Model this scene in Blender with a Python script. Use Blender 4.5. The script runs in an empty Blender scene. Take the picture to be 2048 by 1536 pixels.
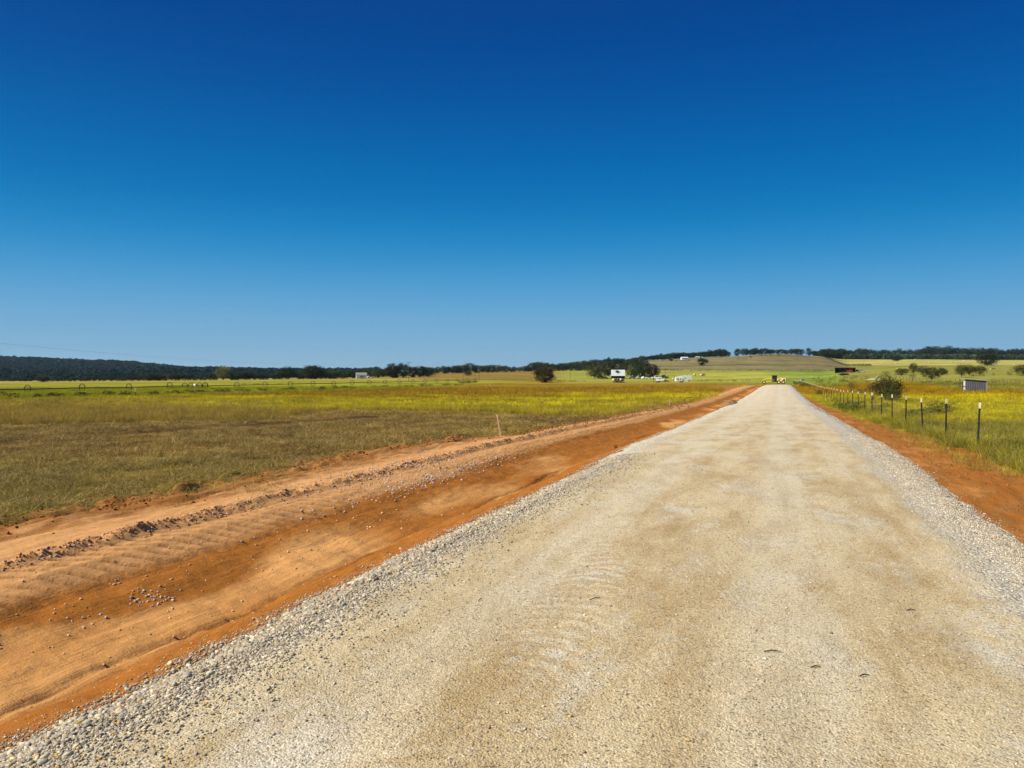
import bpy, math, random
import numpy as np
from mathutils import Vector, Matrix

# ------------------------------------------------------------------ basics
D2R = math.pi / 180
F = 1538.0                     # focal length in photograph pixels (2048 wide)
YAW = 19.2 * D2R               # the camera looks this far to the left of the road axis (+Y)
SA, CA = math.sin(YAW), math.cos(YAW)
EYE = 1.62
HOR = 745.0
rng = np.random.default_rng(7)
random.seed(7)
scn = bpy.context.scene
col = scn.collection

def lin(r, g, b, k=0.80):
    f = lambda c: ((c / 255 + 0.055) / 1.055) ** 2.4 if c / 255 > 0.04045 else c / 255 / 12.92
    return np.array([f(r) * k, f(g) * k, f(b) * k])

def sm(a, b, x):
    t = np.clip((np.asarray(x, float) - a) / (b - a), 0, 1)
    return t * t * (3 - 2 * t)

def _h(ix, iy, seed):
    n = (ix.astype(np.int64) * 374761393 + iy.astype(np.int64) * 668265263 + seed * 974634777) & 0x7fffffff
    n = ((n ^ (n >> 13)) * 1274126177) & 0x7fffffff
    n = n ^ (n >> 16)
    return (n & 0xffff) / 65535.0

def vn(x, y, seed=0):
    x = np.asarray(x, float); y = np.asarray(y, float)
    ix = np.floor(x); iy = np.floor(y)
    fx = x - ix; fy = y - iy
    fx = fx * fx * (3 - 2 * fx); fy = fy * fy * (3 - 2 * fy)
    a = _h(ix, iy, seed); b = _h(ix + 1, iy, seed); c = _h(ix, iy + 1, seed); d = _h(ix + 1, iy + 1, seed)
    return (a + (b - a) * fx) * (1 - fy) + (c + (d - c) * fx) * fy

def fbm(x, y, seed=0, o=4):
    s = 0; a = 0.5; t = 0
    for i in range(o):
        s = s + a * vn(x, y, seed + i * 17); t += a
        x = x * 2.03 + 11.3; y = y * 2.03 + 5.7; a *= 0.5
    return s / t

# ------------------------------------------------------------------ terrain heights (relative to the eye)
DR = [0, 20, 40, 60, 100, 150, 200, 250, 290, 400, 550, 700, 900, 1100, 1400, 2000, 2600, 4000, 9000]
NEAR = [-1.93, -1.98, -2.29, -2.60]
COLS = {
    -500: [-3.3, -3.9, -4.4, -4.8, -5.1, -5.6, -6.4, -7, -7, -6, -4, 8, 52, 60, 60],
    0:    [-3.3, -3.9, -4.4, -4.8, -5.1, -5.6, -6.3, -7, -7, -6, -4, 8, 48, 52, 52],
    200:  [-3.25, -3.8, -4.2, -4.6, -4.9, -5.2, -5.6, -6, -6, -5, -4, 4, 34, 40, 40],
    400:  [-3.2, -3.7, -4.0, -4.3, -4.5, -4.7, -4.9, -5, -5, -4, -3, 1, 9, 14, 14],
    600:  [-3.2, -3.7, -4.0, -4.2, -4.3, -4.3, -4.3, -4.3, -4.3, -3, -3, -2, -3, 0, 0],
    780:  [-3.2, -3.7, -4.0, -4.2, -4.25, -4.3, -3.9, -3, -1.4, -1, -1, -1, -2, 0, 0],
    950:  [-3.2, -3.6, -4.0, -4.2, -4.4, -4.3, -2.3, -0.8, 0, 2, 4, 4, 4, 6, 6],
    1150: [-3.2, -3.6, -4.0, -4.3, -4.6, -4.9, -4.0, -1.4, 2.0, 5, 8, 8, 8, 8, 8],
    1300: [-3.1, -3.4, -3.8, -4.2, -4.5, -5.0, -4.0, 2.0, 12, 17.9, 21, 20, 16, 10, 8],
    1430: [-2.95, -3.15, -3.6, -4.2, -4.4, -4.8, -1.8, 2.0, 14, 22.5, 24, 20, 16, 10, 8],
    1560: [-2.85, -2.95, -3.36, -4.0, -4.25, -4.0, -1.0, 2.0, 15, 26.9, 27.5, 20, 16, 10, 8],
    1640: [-2.95, -3.05, -3.1, -3.7, -4.0, -3.6, -1.0, 2.2, 13.5, 23.2, 26, 24, 18, 10, 8],
    1700: [-3.0, -3.05, -2.85, -2.85, -2.9, -1.8, 0.4, 3.8, 8.5, 14, 24, 32, 28, 20, 10],
    1850: [-2.95, -2.95, -2.7, -2.2, -1.6, 0.1, 3.1, 7.0, 12.5, 17.8, 24, 32, 30, 20, 10],
    2048: [-3.05, -3.1, -2.4, -1.7, -0.9, 0.9, 4.0, 7.6, 12, 16.8, 24, 33, 30, 20, 10],
    2600: [-3.05, -3.0, -2.2, -1.3, -0.5, 1.5, 5.0, 9, 13, 18, 26, 34, 30, 20, 10],
}
_cp = sorted(COLS)
_az = np.array([math.atan((p - 1024) / F) for p in _cp])
_tab = np.array([NEAR + COLS[p] for p in _cp], float)
_ld = np.log(np.array(DR, float) + 12)
# smooth the table along distance by resampling
_ls = np.linspace(_ld[0], _ld[-1], 400)
_ts = np.array([np.interp(_ls, _ld, r) for r in _tab])
_k = np.hanning(9); _k /= _k.sum()
_ts = np.array([np.convolve(np.pad(r, 4, mode='edge'), _k, mode='valid') for r in _ts])

def to_view(x, y):
    return x * CA + y * SA, -x * SA + y * CA          # s (right), d (depth)

def base(x, y):
    s, d = to_view(x, y)
    r = np.hypot(s, d); az = np.arctan2(s, d)
    azc = np.clip(az, _az[0], _az[-1])
    re = r * np.cos(azc)
    t = (np.log(re + 12) - _ls[0]) / (_ls[1] - _ls[0])
    t = np.clip(t, 0, len(_ls) - 1.001); i = t.astype(int); ft = t - i
    j = np.clip(np.searchsorted(_az, azc) - 1, 0, len(_az) - 2)
    w = (azc - _az[j]) / (_az[j + 1] - _az[j]); w = w * w * (3 - 2 * w)
    A = _ts[j, i] * (1 - ft) + _ts[j, i + 1] * ft
    B = _ts[j + 1, i] * (1 - ft) + _ts[j + 1, i + 1] * ft
    z = A * (1 - w) + B * w
    z = z + (fbm(x / 60, y / 60, 3, 3) - 0.5) * 0.5 * sm(60, 500, r) + (fbm(x / 400, y / 400, 5, 3) - .5) * 6 * sm(900, 2200, r)
    return z + EYE

def xwob(y):
    return (fbm(y / 6.0, y * 0 + 1.3, 21, 3) - 0.5) * 0.55 * sm(2, 10, y)

PX = [-16, -11, -9.6, -9.1, -8.2, -7.4, -6.95, -6.78, -6.55, -6.2, -5.7, -5.1, -4.62, -4.45, -4.3, -3.95, -3.5, -3.0, -2.6, 1.9, 2.35, 2.8, 3.6, 4.6, 6]
PZ = [0, .02, .05, .07, .09, .12, .12, .20, .11, .10, -.02, -.14, -.18, -.19, -.12, -.01, .09, .13, .10, .08, .08, .05, .03, .0, 0]

def gx(y):           # how far left the bare earth reaches (grass edge)
    return np.interp(y, [-5, 10, 17, 23, 30, 55, 90, 130, 165, 190, 207, 215], [-9.0, -9.2, -9.5, -7.9, -7.6, -7.0, -7.2, -9.0, -13.0, -19, -26, -30])

def gxr(y):
    return np.interp(y, [0, 14, 20, 28, 36, 60, 90, 215], [4.7, 4.7, 4.5, 4.1, 3.7, 3.2, 2.85, 2.65])

def lane_fade(y):
    return 1 - sm(185, 235, y)

def ground_z(x, y):
    x = np.asarray(x, float); y = np.asarray(y, float)
    z = base(x, y)
    w = xwob(y)
    xe = np.where(x < 0, x + w * .5 + (vn(y / 2.2, x * 0, 4) - .5) * .10, x)
    xe = xe + (fbm(x * .7, y * .25, 8, 3) - .5) * .35 * sm(-3.6, -4.6, xe)
    f = lane_fade(y)
    z = z + np.interp(xe, PX, PZ) * f
    inl = sm(-9.8, -9.0, xe) * (1 - sm(-3.6, -3.2, xe)) * f
    r = np.hypot(x, y)
    near = 1 - sm(40, 90, r)
    rough = sm(-7.4, -8.3, x)
    z = z + inl * near * ((fbm(x * 3.2, y * 1.1, 30, 4) - .5) * (.03 + .16 * rough) + (fbm(x * 9, y * 6, 31, 3) - .5) * .02)
    # washed channel at the ditch bottom and small gullies on the bank
    ch = np.exp(-((xe + 4.42 + .10 * np.sin(y * .9) + .06 * np.sin(y * 2.3)) / .07) ** 2)
    z = z - ch * .045 * f * near * sm(.35, .6, vn(y / 3.0, x * 0, 77))
    z = z + inl * near * sm(-6.1, -5.6, xe) * (fbm(x * 1.6 + y * .5, y * 3.0, 41, 3) - .5) * .05
    # stony berm lumps
    bm = np.exp(-((xe + 6.75) / .12) ** 2)
    z = z + bm * f * near * (fbm(x * 6, y * 6, 51, 3) - .4) * .10
    # right hand verge
    rr = sm(2.5, 3.0, x) * (1 - sm(5, 8, x)) * near * f
    z = z + rr * (fbm(x * 3, y * 1.2, 61, 4) - .5) * .10
    fld = (1 - inl) * (1 - sm(-9.4, -3, x) * (1 - sm(4, 6, x)))
    z = z + fld * ((fbm(x * .9, y * .9, 71, 4) - .5) * .12 * (1 - sm(60, 300, r)) + (fbm(x * .12, y * .12, 72, 3) - .5) * .3 * sm(10, 60, r))
    return z

RX = [-4.3, -3.75, -3.6, -3.42, -3.1, -2.75, -.5, 1.5, 2.05, 2.35, 2.6, 3.0]
RZ = [-.16, .03, .08, .15, .25, .30, .34, .30, .24, .16, .06, -.12]

def road_z(x, y):
    xe = x + xwob(y) * np.where(x < -.5, .55, -.5) + (fbm(x * 1.5, y * 1.5, 90, 3) - .5) * .22 * (np.abs(x + .5) > 2.4)
    z = base(x, y) + np.interp(xe, RX, RZ) * lane_fade(y * .98) - .25 * sm(205, 214, y)
    r = np.hypot(x, y)
    near = 1 - sm(30, 70, r)
    edge = sm(-2.6, -3.0, xe) + sm(1.5, 2.0, xe)
    z = z + near * ((fbm(x * 2, y * .8, 91, 3) - .5) * .035 + edge * (fbm(x * 5, y * 5, 92, 3) - .5) * .05 + (fbm(x * 11, y * 9, 93, 2) - .5) * .012)
    return z

def P(px, d, py=None):
    """point on the ground at photograph column px and depth d"""
    s = (px - 1024) / F * d
    x = -SA * d + CA * s; y = CA * d + SA * s
    return float(x), float(y), float(ground_z(np.array([x]), np.array([y]))[0])

_dd = np.exp(np.linspace(math.log(4), math.log(3200), 1600))
def G(px, py):
    """ground point seen at a photograph pixel: x, y, z, depth"""
    s = (px - 1024) / F * _dd
    x = -SA * _dd + CA * s; y = CA * _dd + SA * s
    z = ground_z(x, y)
    yy = HOR - F * (z - EYE) / _dd
    k = np.where(yy <= py)[0]
    i = k[0] if len(k) else int(np.argmin(yy))
    return float(x[i]), float(y[i]), float(z[i]), float(_dd[i])

# ------------------------------------------------------------------ field colours
def band(px, pts):
    return np.interp(px, [p[0] for p in pts], [p[1] for p in pts])

C_OLIVE = lin(134, 114, 50); C_DEAD = lin(124, 96, 48); C_GOLD = lin(158, 134, 50); C_YEL = lin(178, 166, 14)
C_BRN = lin(146, 118, 30); C_GRN = lin(138, 136, 32); C_PALE = lin(156, 142, 66); C_BROWNF = lin(136, 114, 50)
C_MEAD = lin(150, 148, 60); C_MEADG = lin(126, 140, 52); C_HILL = lin(122, 112, 74); C_HAY = lin(168, 160, 84)
C_ROL = lin(132, 124, 40); C_RYEL = lin(176, 164, 18); C_RGOLD = lin(152, 122, 22); C_RMID = lin(138, 134, 58); C_WOOD = lin(40, 48, 26)

def field_col(x, y, z):
    s, d = to_view(x, y)
    az = np.arctan2(s, np.maximum(d, 1e-3)); az = np.where(d <= 0, np.sign(s) * 1.0, az)
    px = 1024 + F * np.tan(np.clip(az, -.75, .75))
    r = np.hypot(s, d); dp = r * np.cos(np.clip(az, -.6, .6))
    py = HOR - F * (z - EYE) / np.maximum(dp, 1)
    n1 = fbm(x * .10, y * .10, 101, 4) - .5
    n2 = fbm(x * .45, y * .45, 102, 4) - .5
    pe = py + n1 * np.clip((py - 745) * .40, 2, 46) + n2 * np.clip((py - 745) * .16, 1, 16)
    c = np.zeros(x.shape + (3,)); c[:] = C_OLIVE
    def paint(m, cc):
        m = np.clip(m, 0, 1)[..., None]; c[:] = c * (1 - m) + cc * m
    L = 1 - sm(1480, 1500, px)            # left of the road
    # left field, from the near edge to the horizon
    paint(L * sm(930, 905, pe) * .8, C_DEAD)
    paint(L * sm(.02, .12, n2) * .6, C_OLIVE)
    paint(L * sm(1000, 960, pe) * sm(.0, .18, n1) * .7, C_DEAD)
    top = band(px, [(-400, 850), (0, 848), (250, 848), (450, 842), (700, 824), (1000, 826), (1200, 832), (1330, 812), (1500, 790)])
    paint(L * sm(top + 4, top - 4, pe), C_GOLD)
    a = band(px, [(-400, 812), (0, 812), (300, 818), (600, 824), (900, 823), (1000, 826), (1200, 830), (1330, 808), (1420, 795), (1500, 790)])
    paint(L * sm(a + 6, a - 6, pe) * np.interp(px, [0, 300, 600], [.45, .7, 1]) * (.6 + .4 * sm(-.14, .08, n2)) * (.7 + .3 * sm(-.12, .06, n1)), C_YEL)
    b = band(px, [(-400, 797), (0, 798), (300, 793), (450, 795), (600, 796), (900, 795), (1100, 796), (1250, 791), (1400, 787), (1500, 788)])
    paint(L * sm(b + 2, b - 2, pe), C_BRN)
    g = band(px, [(-400, 803), (0, 801), (100, 800), (250, 795), (400, 793), (600, 786), (750, 780), (900, 772), (1000, 765), (1100, 762), (1300, 764), (1500, 767)])
    paint(L * sm(g + 1.5, g - 1.5, py + n1 * 5), C_GRN)
    h = band(px, [(-400, 768), (0, 767), (400, 763), (600, 761), (800, 762), (1000, 761), (1150, 758), (1500, 761)])
    paint(L * sm(h + 1, h - 1, py + n1 * 3), C_PALE)
    m = sm(800, 860, px) * (1 - sm(1090, 1150, px))
    paint(m * sm(761, 759, py), C_BROWNF)
    # right of the road
    R = 1 - L
    paint(R, C_ROL)
    a = band(px, [(1480, 800), (1600, 800), (1800, 830), (1900, 838), (2048, 842), (2500, 845)])
    paint(R * sm(a + 6, a - 6, pe), C_RYEL)
    paint(R * (1 - sm(1800, 1900, px)) * sm(860, 840, pe) * sm(785, 800, pe) * .8, C_ROL * .6 + C_RYEL * .4)
    a = band(px, [(1480, 790), (1600, 790), (1700, 790), (1850, 797), (2048, 797), (2500, 797)])
    paint(R * sm(a + 3, a - 3, pe), C_RGOLD)
    a = band(px, [(1480, 771), (1580, 769), (1660, 775), (1760, 763), (1850, 770), (1920, 782), (2048, 784), (2500, 784)])
    paint(R * sm(a + 2, a - 2, pe), C_ROL * .6 + C_RMID * .4)
    a = band(px, [(1480, 768), (1580, 766), (1660, 757), (1750, 756), (1900, 764), (2500, 764)])
    paint(R * sm(a + 2, a - 2, py), C_RMID)
    m = sm(1080, 1160, px) * (1 - sm(1530, 1600, px))
    paint(m * sm(767, 764, py), C_MEAD)
    m = sm(1510, 1600, px) * (1 - sm(1650, 1720, px))
    paint(m * sm(770, 766, py), C_MEADG)
    # swaths on the hay meadow
    m = sm(1150, 1200, px) * (1 - sm(1640, 1700, px)) * sm(765, 760, py)
    sw = np.sin((x * .6 + y * .35 + 12 * n1) * .55)
    c *= (1 + (m * .10 * sw))[..., None]
    # the brown hill and the hay field right of it
    a = band(px, [(1100, 700), (1160, 741), (1450, 740.6), (1670, 741), (1700, 738), (1745, 700)])
    m = sm(1150, 1250, px) * (1 - sm(1650 + (py - 716) * 2.6, 1660 + (py - 716) * 2.6, px))
    paint(m * sm(a + .8, a - .8, py), C_HILL)
    paint(m * sm(.02, .2, n1) * sm(a, a - 2, py) * .5, lin(140, 130, 88))
    paint(m * sm(1470, 1530, px) * (1 - sm(1590, 1640, px)) * sm(717, 711, py) * .5, lin(110, 88, 60))
    m = sm(1640, 1670, px)
    paint(m * sm(731.5, 730, py) * sm(1650 + (py - 716) * 2.6, 1660 + (py - 716) * 2.6, px), C_HAY)
    # woodland floor
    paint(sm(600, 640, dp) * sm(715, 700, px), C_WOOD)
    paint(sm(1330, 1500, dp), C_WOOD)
    ml = band(px, [(-400, 896), (0, 886), (250, 866), (450, 853), (700, 836), (760, 832)]) + n1 * 10
    paint(L * (px < 760) * np.exp(-((py - ml) / 4.5) ** 2) * sm(-.2, .0, n2) * .9, lin(50, 33, 22))
    v = 1 + n1 * .35 * sm(745, 800, py) + n2 * .8 * (1 - sm(150, 500, r))
    # long streaks across the line of sight
    st = fbm(s * .012, dp * .055, 111, 3) - .5
    st2 = fbm(s * .004, dp * .16, 113, 3) - .5; st3 = fbm(s * .03, dp * .03, 114, 4) - .5
    v = v + st * .8 * sm(60, 200, dp) + st2 * .7 * sm(90, 300, dp) + st3 * .35 * sm(60, 200, dp)
    return c * v[..., None], py, px

C_TRACK = lin(204, 152, 98); C_BANK = lin(160, 101, 42); C_SAND = lin(206, 152, 92); C_EARTH = lin(148, 94, 44); C_ROUGH = lin(160, 112, 62)

def ground_col(x, y, z):
    c, py, px = field_col(x, y, z)
    def mix(m, cc):
        m = np.clip(m, 0, 1)[..., None]; c[:] = c * (1 - m) + cc * m
    xe = x + xwob(y) * .5
    n = fbm(x * 1.1, y * .5, 120, 4) - .5
    n3 = fbm(x * 4, y * 2.2, 121, 4) - .5
    edge = gx(y)
    g = sm(edge - .25, edge + .25, x + n * 1.4 + n3 * .7) * (1 - sm(213, 219, y)) * sm(-3.6, -2.4, -x - 0) 
    left = ((x < -1) & (y > -30)).astype(float)
    gl = sm(edge - .25, edge + .25, x + n * 1.4 + n3 * .7) * left * (1 - sm(213, 219, y))
    mix(gl, C_ROUGH)
    mix(gl * sm(-8.6, -7.9, x + n), C_TRACK)
    mix(gl * sm(-.02, .14, n3) * (1 - sm(-8.0, -7.5, x)) * .7, C_EARTH)
    mix(gl * sm(-6.75, -6.55, xe), C_TRACK * .9)
    mix(gl * sm(-6.02, -5.78, xe + n * .35), C_BANK)
    mix(gl * sm(-5.35, -4.95, xe + n * 1.4) * sm(.38, .60, fbm(x * .6, y * .28, 123, 2)), C_SAND)
    mix(gl * sm(-4.55, -4.3, xe), C_BANK)
    mix(gl * sm(-3.8, -3.5, xe + n3 * .4) * .8, C_EARTH)
    er = gxr(y)
    gr = ((x > -1) & (y > -30)) * (1 - sm(er - .25, er + .45, x + n * 1.2 + n3 * .7)) * (1 - sm(213, 219, y))
    mix(gr, C_BANK)
    mix(gr * sm(-.05, .15, n3) * .75, C_ROUGH * .8)
    mix(gr * sm(.05, .2, n) * .6, lin(196, 134, 74))
    # disturbed earth where the track turns off
    mo = ((x < -7) & (y > 0)) * (1 - gl) * (1 - sm(34, 50, np.hypot(x, y))) * sm(-.16, .10, n + n3 * .6)
    mix(mo * .75, lin(84, 60, 32))
    c *= (1 + n3 * .25)[..., None]
    dirt = np.maximum(gl, gr)
    tread = gl * sm(-6.6, -6.45, xe) * (1 - sm(-5.9, -5.7, xe)) * (1 - sm(30, 45, y))
    return np.clip(c, 0.004, .9), dirt, tread

# ------------------------------------------------------------------ mesh helpers
def mesh_np(name, v, quads=None, tris=None, smooth=False):
    me = bpy.data.meshes.new(name)
    v = np.asarray(v, np.float32)
    me.vertices.add(len(v)); me.vertices.foreach_set('co', v.ravel())
    nq = 0 if quads is None else len(quads); nt = 0 if tris is None else len(tris)
    li = []
    if nq: li.append(np.asarray(quads, np.int32).ravel())
    if nt: li.append(np.asarray(tris, np.int32).ravel())
    li = np.concatenate(li)
    me.loops.add(len(li)); me.loops.foreach_set('vertex_index', li)
    st = np.concatenate([np.arange(nq) * 4, nq * 4 + np.arange(nt) * 3]).astype(np.int32)
    me.polygons.add(nq + nt); me.polygons.foreach_set('loop_start', st)
    if smooth: me.polygons.foreach_set('use_smooth', np.ones(nq + nt, bool))
    me.update(calc_edges=True); me.validate()
    return me

def set_col(me, name, c):
    a = me.attributes.new(name, 'FLOAT_COLOR', 'POINT')
    a.data.foreach_set('color', np.concatenate([c, np.ones((len(c), 1))], 1).astype(np.float32).ravel())

def set_f(me, name, v):
    a = me.attributes.new(name, 'FLOAT', 'POINT'); a.data.foreach_set('value', np.asarray(v, np.float32))

def link(name, me, mat=None, parent=None, loc=None, rot=None):
    o = bpy.data.objects.new(name, me); col.objects.link(o)
    if mat is not None:
        for m in (mat if isinstance(mat, (list, tuple)) else [mat]): me.materials.append(m)
    if parent is not None: o.parent = parent
    if loc is not None: o.location = loc
    if rot is not None: o.rotation_euler = rot
    return o

def thing(name, label, cat, loc=(0, 0, 0), rz=0, group=None):
    o = bpy.data.objects.new(name, None); col.objects.link(o)
    o.empty_display_size = .2
    o.location = loc; o.rotation_euler = (0, 0, rz); o['label'] = label; o['category'] = cat
    if group: o['group'] = group
    return o

def tag(o, label, cat, group=None, kind=None):
    if label: o['label'] = label
    if cat: o['category'] = cat
    if group: o['group'] = group
    if kind: o['kind'] = kind
    return o

class MB:
    """collects shapes into one mesh"""
    def __init__(s): s.v = []; s.f = []; s.m = []; s.mi = 0
    def add(s, vs, fs):
        n = len(s.v); s.v += [tuple(p) for p in vs]; s.f += [tuple(i + n for i in f) for f in fs]; s.m += [s.mi] * len(fs)
    def box(s, x0, x1, y0, y1, z0, z1, b=0.0):
        if b > 0:
            s.prism([(x0 + b, z0), (x1 - b, z0), (x1, z0 + b), (x1, z1 - b), (x1 - b, z1), (x0 + b, z1), (x0, z1 - b), (x0, z0 + b)], y0, y1); return
        s.add([(x0, y0, z0), (x1, y0, z0), (x1, y1, z0), (x0, y1, z0), (x0, y0, z1), (x1, y0, z1), (x1, y1, z1), (x0, y1, z1)],
              [(0, 3, 2, 1), (4, 5, 6, 7), (0, 1, 5, 4), (1, 2, 6, 5), (2, 3, 7, 6), (3, 0, 4, 7)])
    def prism(s, pts, y0, y1):
        """polygon in x,z extruded along y"""
        n = len(pts)
        vs = [(p[0], y0, p[1]) for p in pts] + [(p[0], y1, p[1]) for p in pts]
        s.add(vs, [tuple(range(n)), tuple(range(2 * n - 1, n - 1, -1))] + [(i, i + n, (i + 1) % n + n, (i + 1) % n) for i in range(n)])
    def tube(s, pts, r, n=6, cap=True):
        pts = [Vector(p) for p in pts]; rs = r if isinstance(r, (list, tuple)) else [r] * len(pts)
        vs = []; m = len(pts)
        for i, p in enumerate(pts):
            t = (pts[min(i + 1, m - 1)] - pts[max(i - 1, 0)]).normalized()
            a = t.orthogonal().normalized(); b = t.cross(a)
            for k in range(n):
                w = 2 * math.pi * k / n
                vs.append(p + (a * math.cos(w) + b * math.sin(w)) * rs[i])
        fs = [(i * n + k, i * n + (k + 1) % n, (i + 1) * n + (k + 1) % n, (i + 1) * n + k) for i in range(m - 1) for k in range(n)]
        if cap: fs += [tuple(range(n - 1, -1, -1)), tuple(range((m - 1) * n, m * n))]
        s.add(vs, fs)
    def disc(s, c, r, w, n=20, axis='y', r_in=0):
        """wheel-like cylinder centred at c, width w along axis"""
        vs = []; fs = []
        for side in (-.5, .5):
            for k in range(n):
                a = 2 * math.pi * k / n; u, v = r * math.cos(a), r * math.sin(a)
                vs.append((c[0] + u, c[1] + side * w, c[2] + v) if axis == 'y' else (c[0] + side * w, c[1] + u, c[2] + v))
        if r_in:
            for side in (-.5, .5):
                for k in range(n):
                    a = 2 * math.pi * k / n; u, v = r_in * math.cos(a), r_in * math.sin(a)
                    vs.append((c[0] + u, c[1] + side * w, c[2] + v) if axis == 'y' else (c[0] + side * w, c[1] + u, c[2] + v))
            for k in range(n):
                j = (k + 1) % n
                fs += [(k, j, n + j, n + k), (2 * n + j, 2 * n + k, 3 * n + k, 3 * n + j), (j, k, 2 * n + k, 2 * n + j), (n + k, n + j, 3 * n + j, 3 * n + k)]
        else:
            for k in range(n):
                j = (k + 1) % n; fs.append((k, j, n + j, n + k))
            fs += [tuple(range(n - 1, -1, -1)), tuple(range(n, 2 * n))]
        s.add(vs, fs)
    def build(s, name, mat, parent=None, loc=None, rot=None, smooth=False):
        me = bpy.data.meshes.new(name); me.from_pydata(s.v, [], s.f); me.update()
        o = link(name, me, mat, parent, loc, rot)
        if isinstance(mat, (list, tuple)): me.polygons.foreach_set('material_index', s.m)
        if smooth: me.polygons.foreach_set('use_smooth', [True] * len(s.f))
        return o

# ------------------------------------------------------------------ materials
def nmat(name):
    m = bpy.data.materials.new(name); m.use_nodes = True
    nt = m.node_tree; b = nt.nodes['Principled BSDF']
    b.inputs['Roughness'].default_value = .9
    b.inputs['Specular IOR Level'].default_value = .15
    return m, nt, b

def N(nt, t, **kw):
    n = nt.nodes.new(t)
    for k, v in kw.items():
        if k.startswith('i_'): n.inputs[k[2:].replace('_', ' ')].default_value = v
        else: setattr(n, k, v)
    return n

def simple(name, c, rough=.6, metal=0, var=.12, scale=6, spec=.4):
    m, nt, b = nmat(name)
    b.inputs['Roughness'].default_value = rough; b.inputs['Metallic'].default_value = metal; b.inputs['Specular IOR Level'].default_value = spec
    tc = N(nt, 'ShaderNodeTexCoord'); n = N(nt, 'ShaderNodeTexNoise', i_Scale=scale, i_Detail=5.0)
    nt.links.new(tc.outputs['Object'], n.inputs['Vector'])
    r = N(nt, 'ShaderNodeMapRange'); r.inputs['From Min'].default_value = .25; r.inputs['From Max'].default_value = .75
    r.inputs['To Min'].default_value = 1 - var; r.inputs['To Max'].default_value = 1 + var
    nt.links.new(n.outputs['Fac'], r.inputs['Value'])
    mx = N(nt, 'ShaderNodeVectorMath', operation='SCALE'); mx.inputs[0].default_value = tuple(c)
    nt.links.new(r.outputs['Result'], mx.inputs['Scale']); nt.links.new(mx.outputs['Vector'], b.inputs['Base Color'])
    return m

def mth(nt, op, a, b=None, c=None, clamp=False):
    n = nt.nodes.new('ShaderNodeMath'); n.operation = op; n.use_clamp = clamp
    for i, v in enumerate((a, b, c)):
        if v is None: continue
        if isinstance(v, (int, float)): n.inputs[i].default_value = v
        else: nt.links.new(v, n.inputs[i])
    return n.outputs[0]

def sstep(nt, v, a, b):
    n = nt.nodes.new('ShaderNodeMapRange'); n.interpolation_type = 'SMOOTHSTEP'
    n.inputs['From Min'].default_value = a; n.inputs['From Max'].default_value = b
    nt.links.new(v, n.inputs['Value']); return n.outputs['Result']

def mixc(nt, f, a, b):
    n = nt.nodes.new('ShaderNodeMix'); n.data_type = 'RGBA'
    if isinstance(f, (int, float)): n.inputs[0].default_value = f
    else: nt.links.new(f, n.inputs[0])
    for i, v in ((6, a), (7, b)):
        if isinstance(v, (tuple, list, np.ndarray)): n.inputs[i].default_value = (*[float(q) for q in v[:3]], 1)
        else: nt.links.new(v, n.inputs[i])
    return n.outputs[2]

def mulc(nt, c, s):
    n = nt.nodes.new('ShaderNodeVectorMath'); n.operation = 'SCALE'
    if isinstance(c, (tuple, list, np.ndarray)): n.inputs[0].default_value = tuple(c)
    else: nt.links.new(c, n.inputs[0])
    nt.links.new(s, n.inputs['Scale']); return n.outputs[0]

def pos_scaled(nt, sx, sy, sz=1):
    g = nt.nodes.new('ShaderNodeNewGeometry'); m = nt.nodes.new('ShaderNodeVectorMath'); m.operation = 'MULTIPLY'
    m.inputs[1].default_value = (sx, sy, sz); nt.links.new(g.outputs['Position'], m.inputs[0]); return m.outputs[0]

def noise(nt, vec, scale, detail=4.0, rough=.55):
    n = N(nt, 'ShaderNodeTexNoise', i_Scale=scale, i_Detail=detail, i_Roughness=rough); nt.links.new(vec, n.inputs['Vector']); return n.outputs['Fac']

def rng_(nt, v, a, b, c, d):
    n = nt.nodes.new('ShaderNodeMapRange')
    for k, q in zip(('From Min', 'From Max', 'To Min', 'To Max'), (a, b, c, d)): n.inputs[k].default_value = q
    nt.links.new(v, n.inputs['Value']); return n.outputs['Result']

def bump(nt, b, h, dist, strength=1.0):
    n = nt.nodes.new('ShaderNodeBump'); n.inputs['Distance'].default_value = dist; n.inputs['Strength'].default_value = strength
    nt.links.new(h, n.inputs['Height']); nt.links.new(n.outputs['Normal'], b.inputs['Normal']); return n

# ground
M_GROUND, nt, b = nmat('field_and_earth')
b.inputs['Roughness'].default_value = 1; b.inputs['Specular IOR Level'].default_value = .05
at = N(nt, 'ShaderNodeAttribute', attribute_name='Col'); ad = N(nt, 'ShaderNodeAttribute', attribute_name='dirt'); tr = N(nt, 'ShaderNodeAttribute', attribute_name='tread')
pw = pos_scaled(nt, 1, 1, 1)
grit = noise(nt, pw, 60, 5, .7); mid = noise(nt, pw, 5, 5, .65); big = noise(nt, pw, .8, 5, .6)
ps = pos_scaled(nt, 5.0, .55, 1); scr = noise(nt, ps, 2.2, 6, .7)
dirtv = mth(nt, 'MULTIPLY', rng_(nt, grit, .3, .7, .80, 1.18), rng_(nt, scr, .3, .7, .82, 1.14))
grassv = mth(nt, 'MULTIPLY', rng_(nt, mid, .32, .68, .62, 1.36), rng_(nt, big, .3, .7, .78, 1.2))
vv = mth(nt, 'ADD', mth(nt, 'MULTIPLY', dirtv, ad.outputs['Fac']), mth(nt, 'MULTIPLY', grassv, mth(nt, 'SUBTRACT', 1.0, ad.outputs['Fac'])))
c0 = mulc(nt, at.outputs['Color'], vv)
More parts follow.
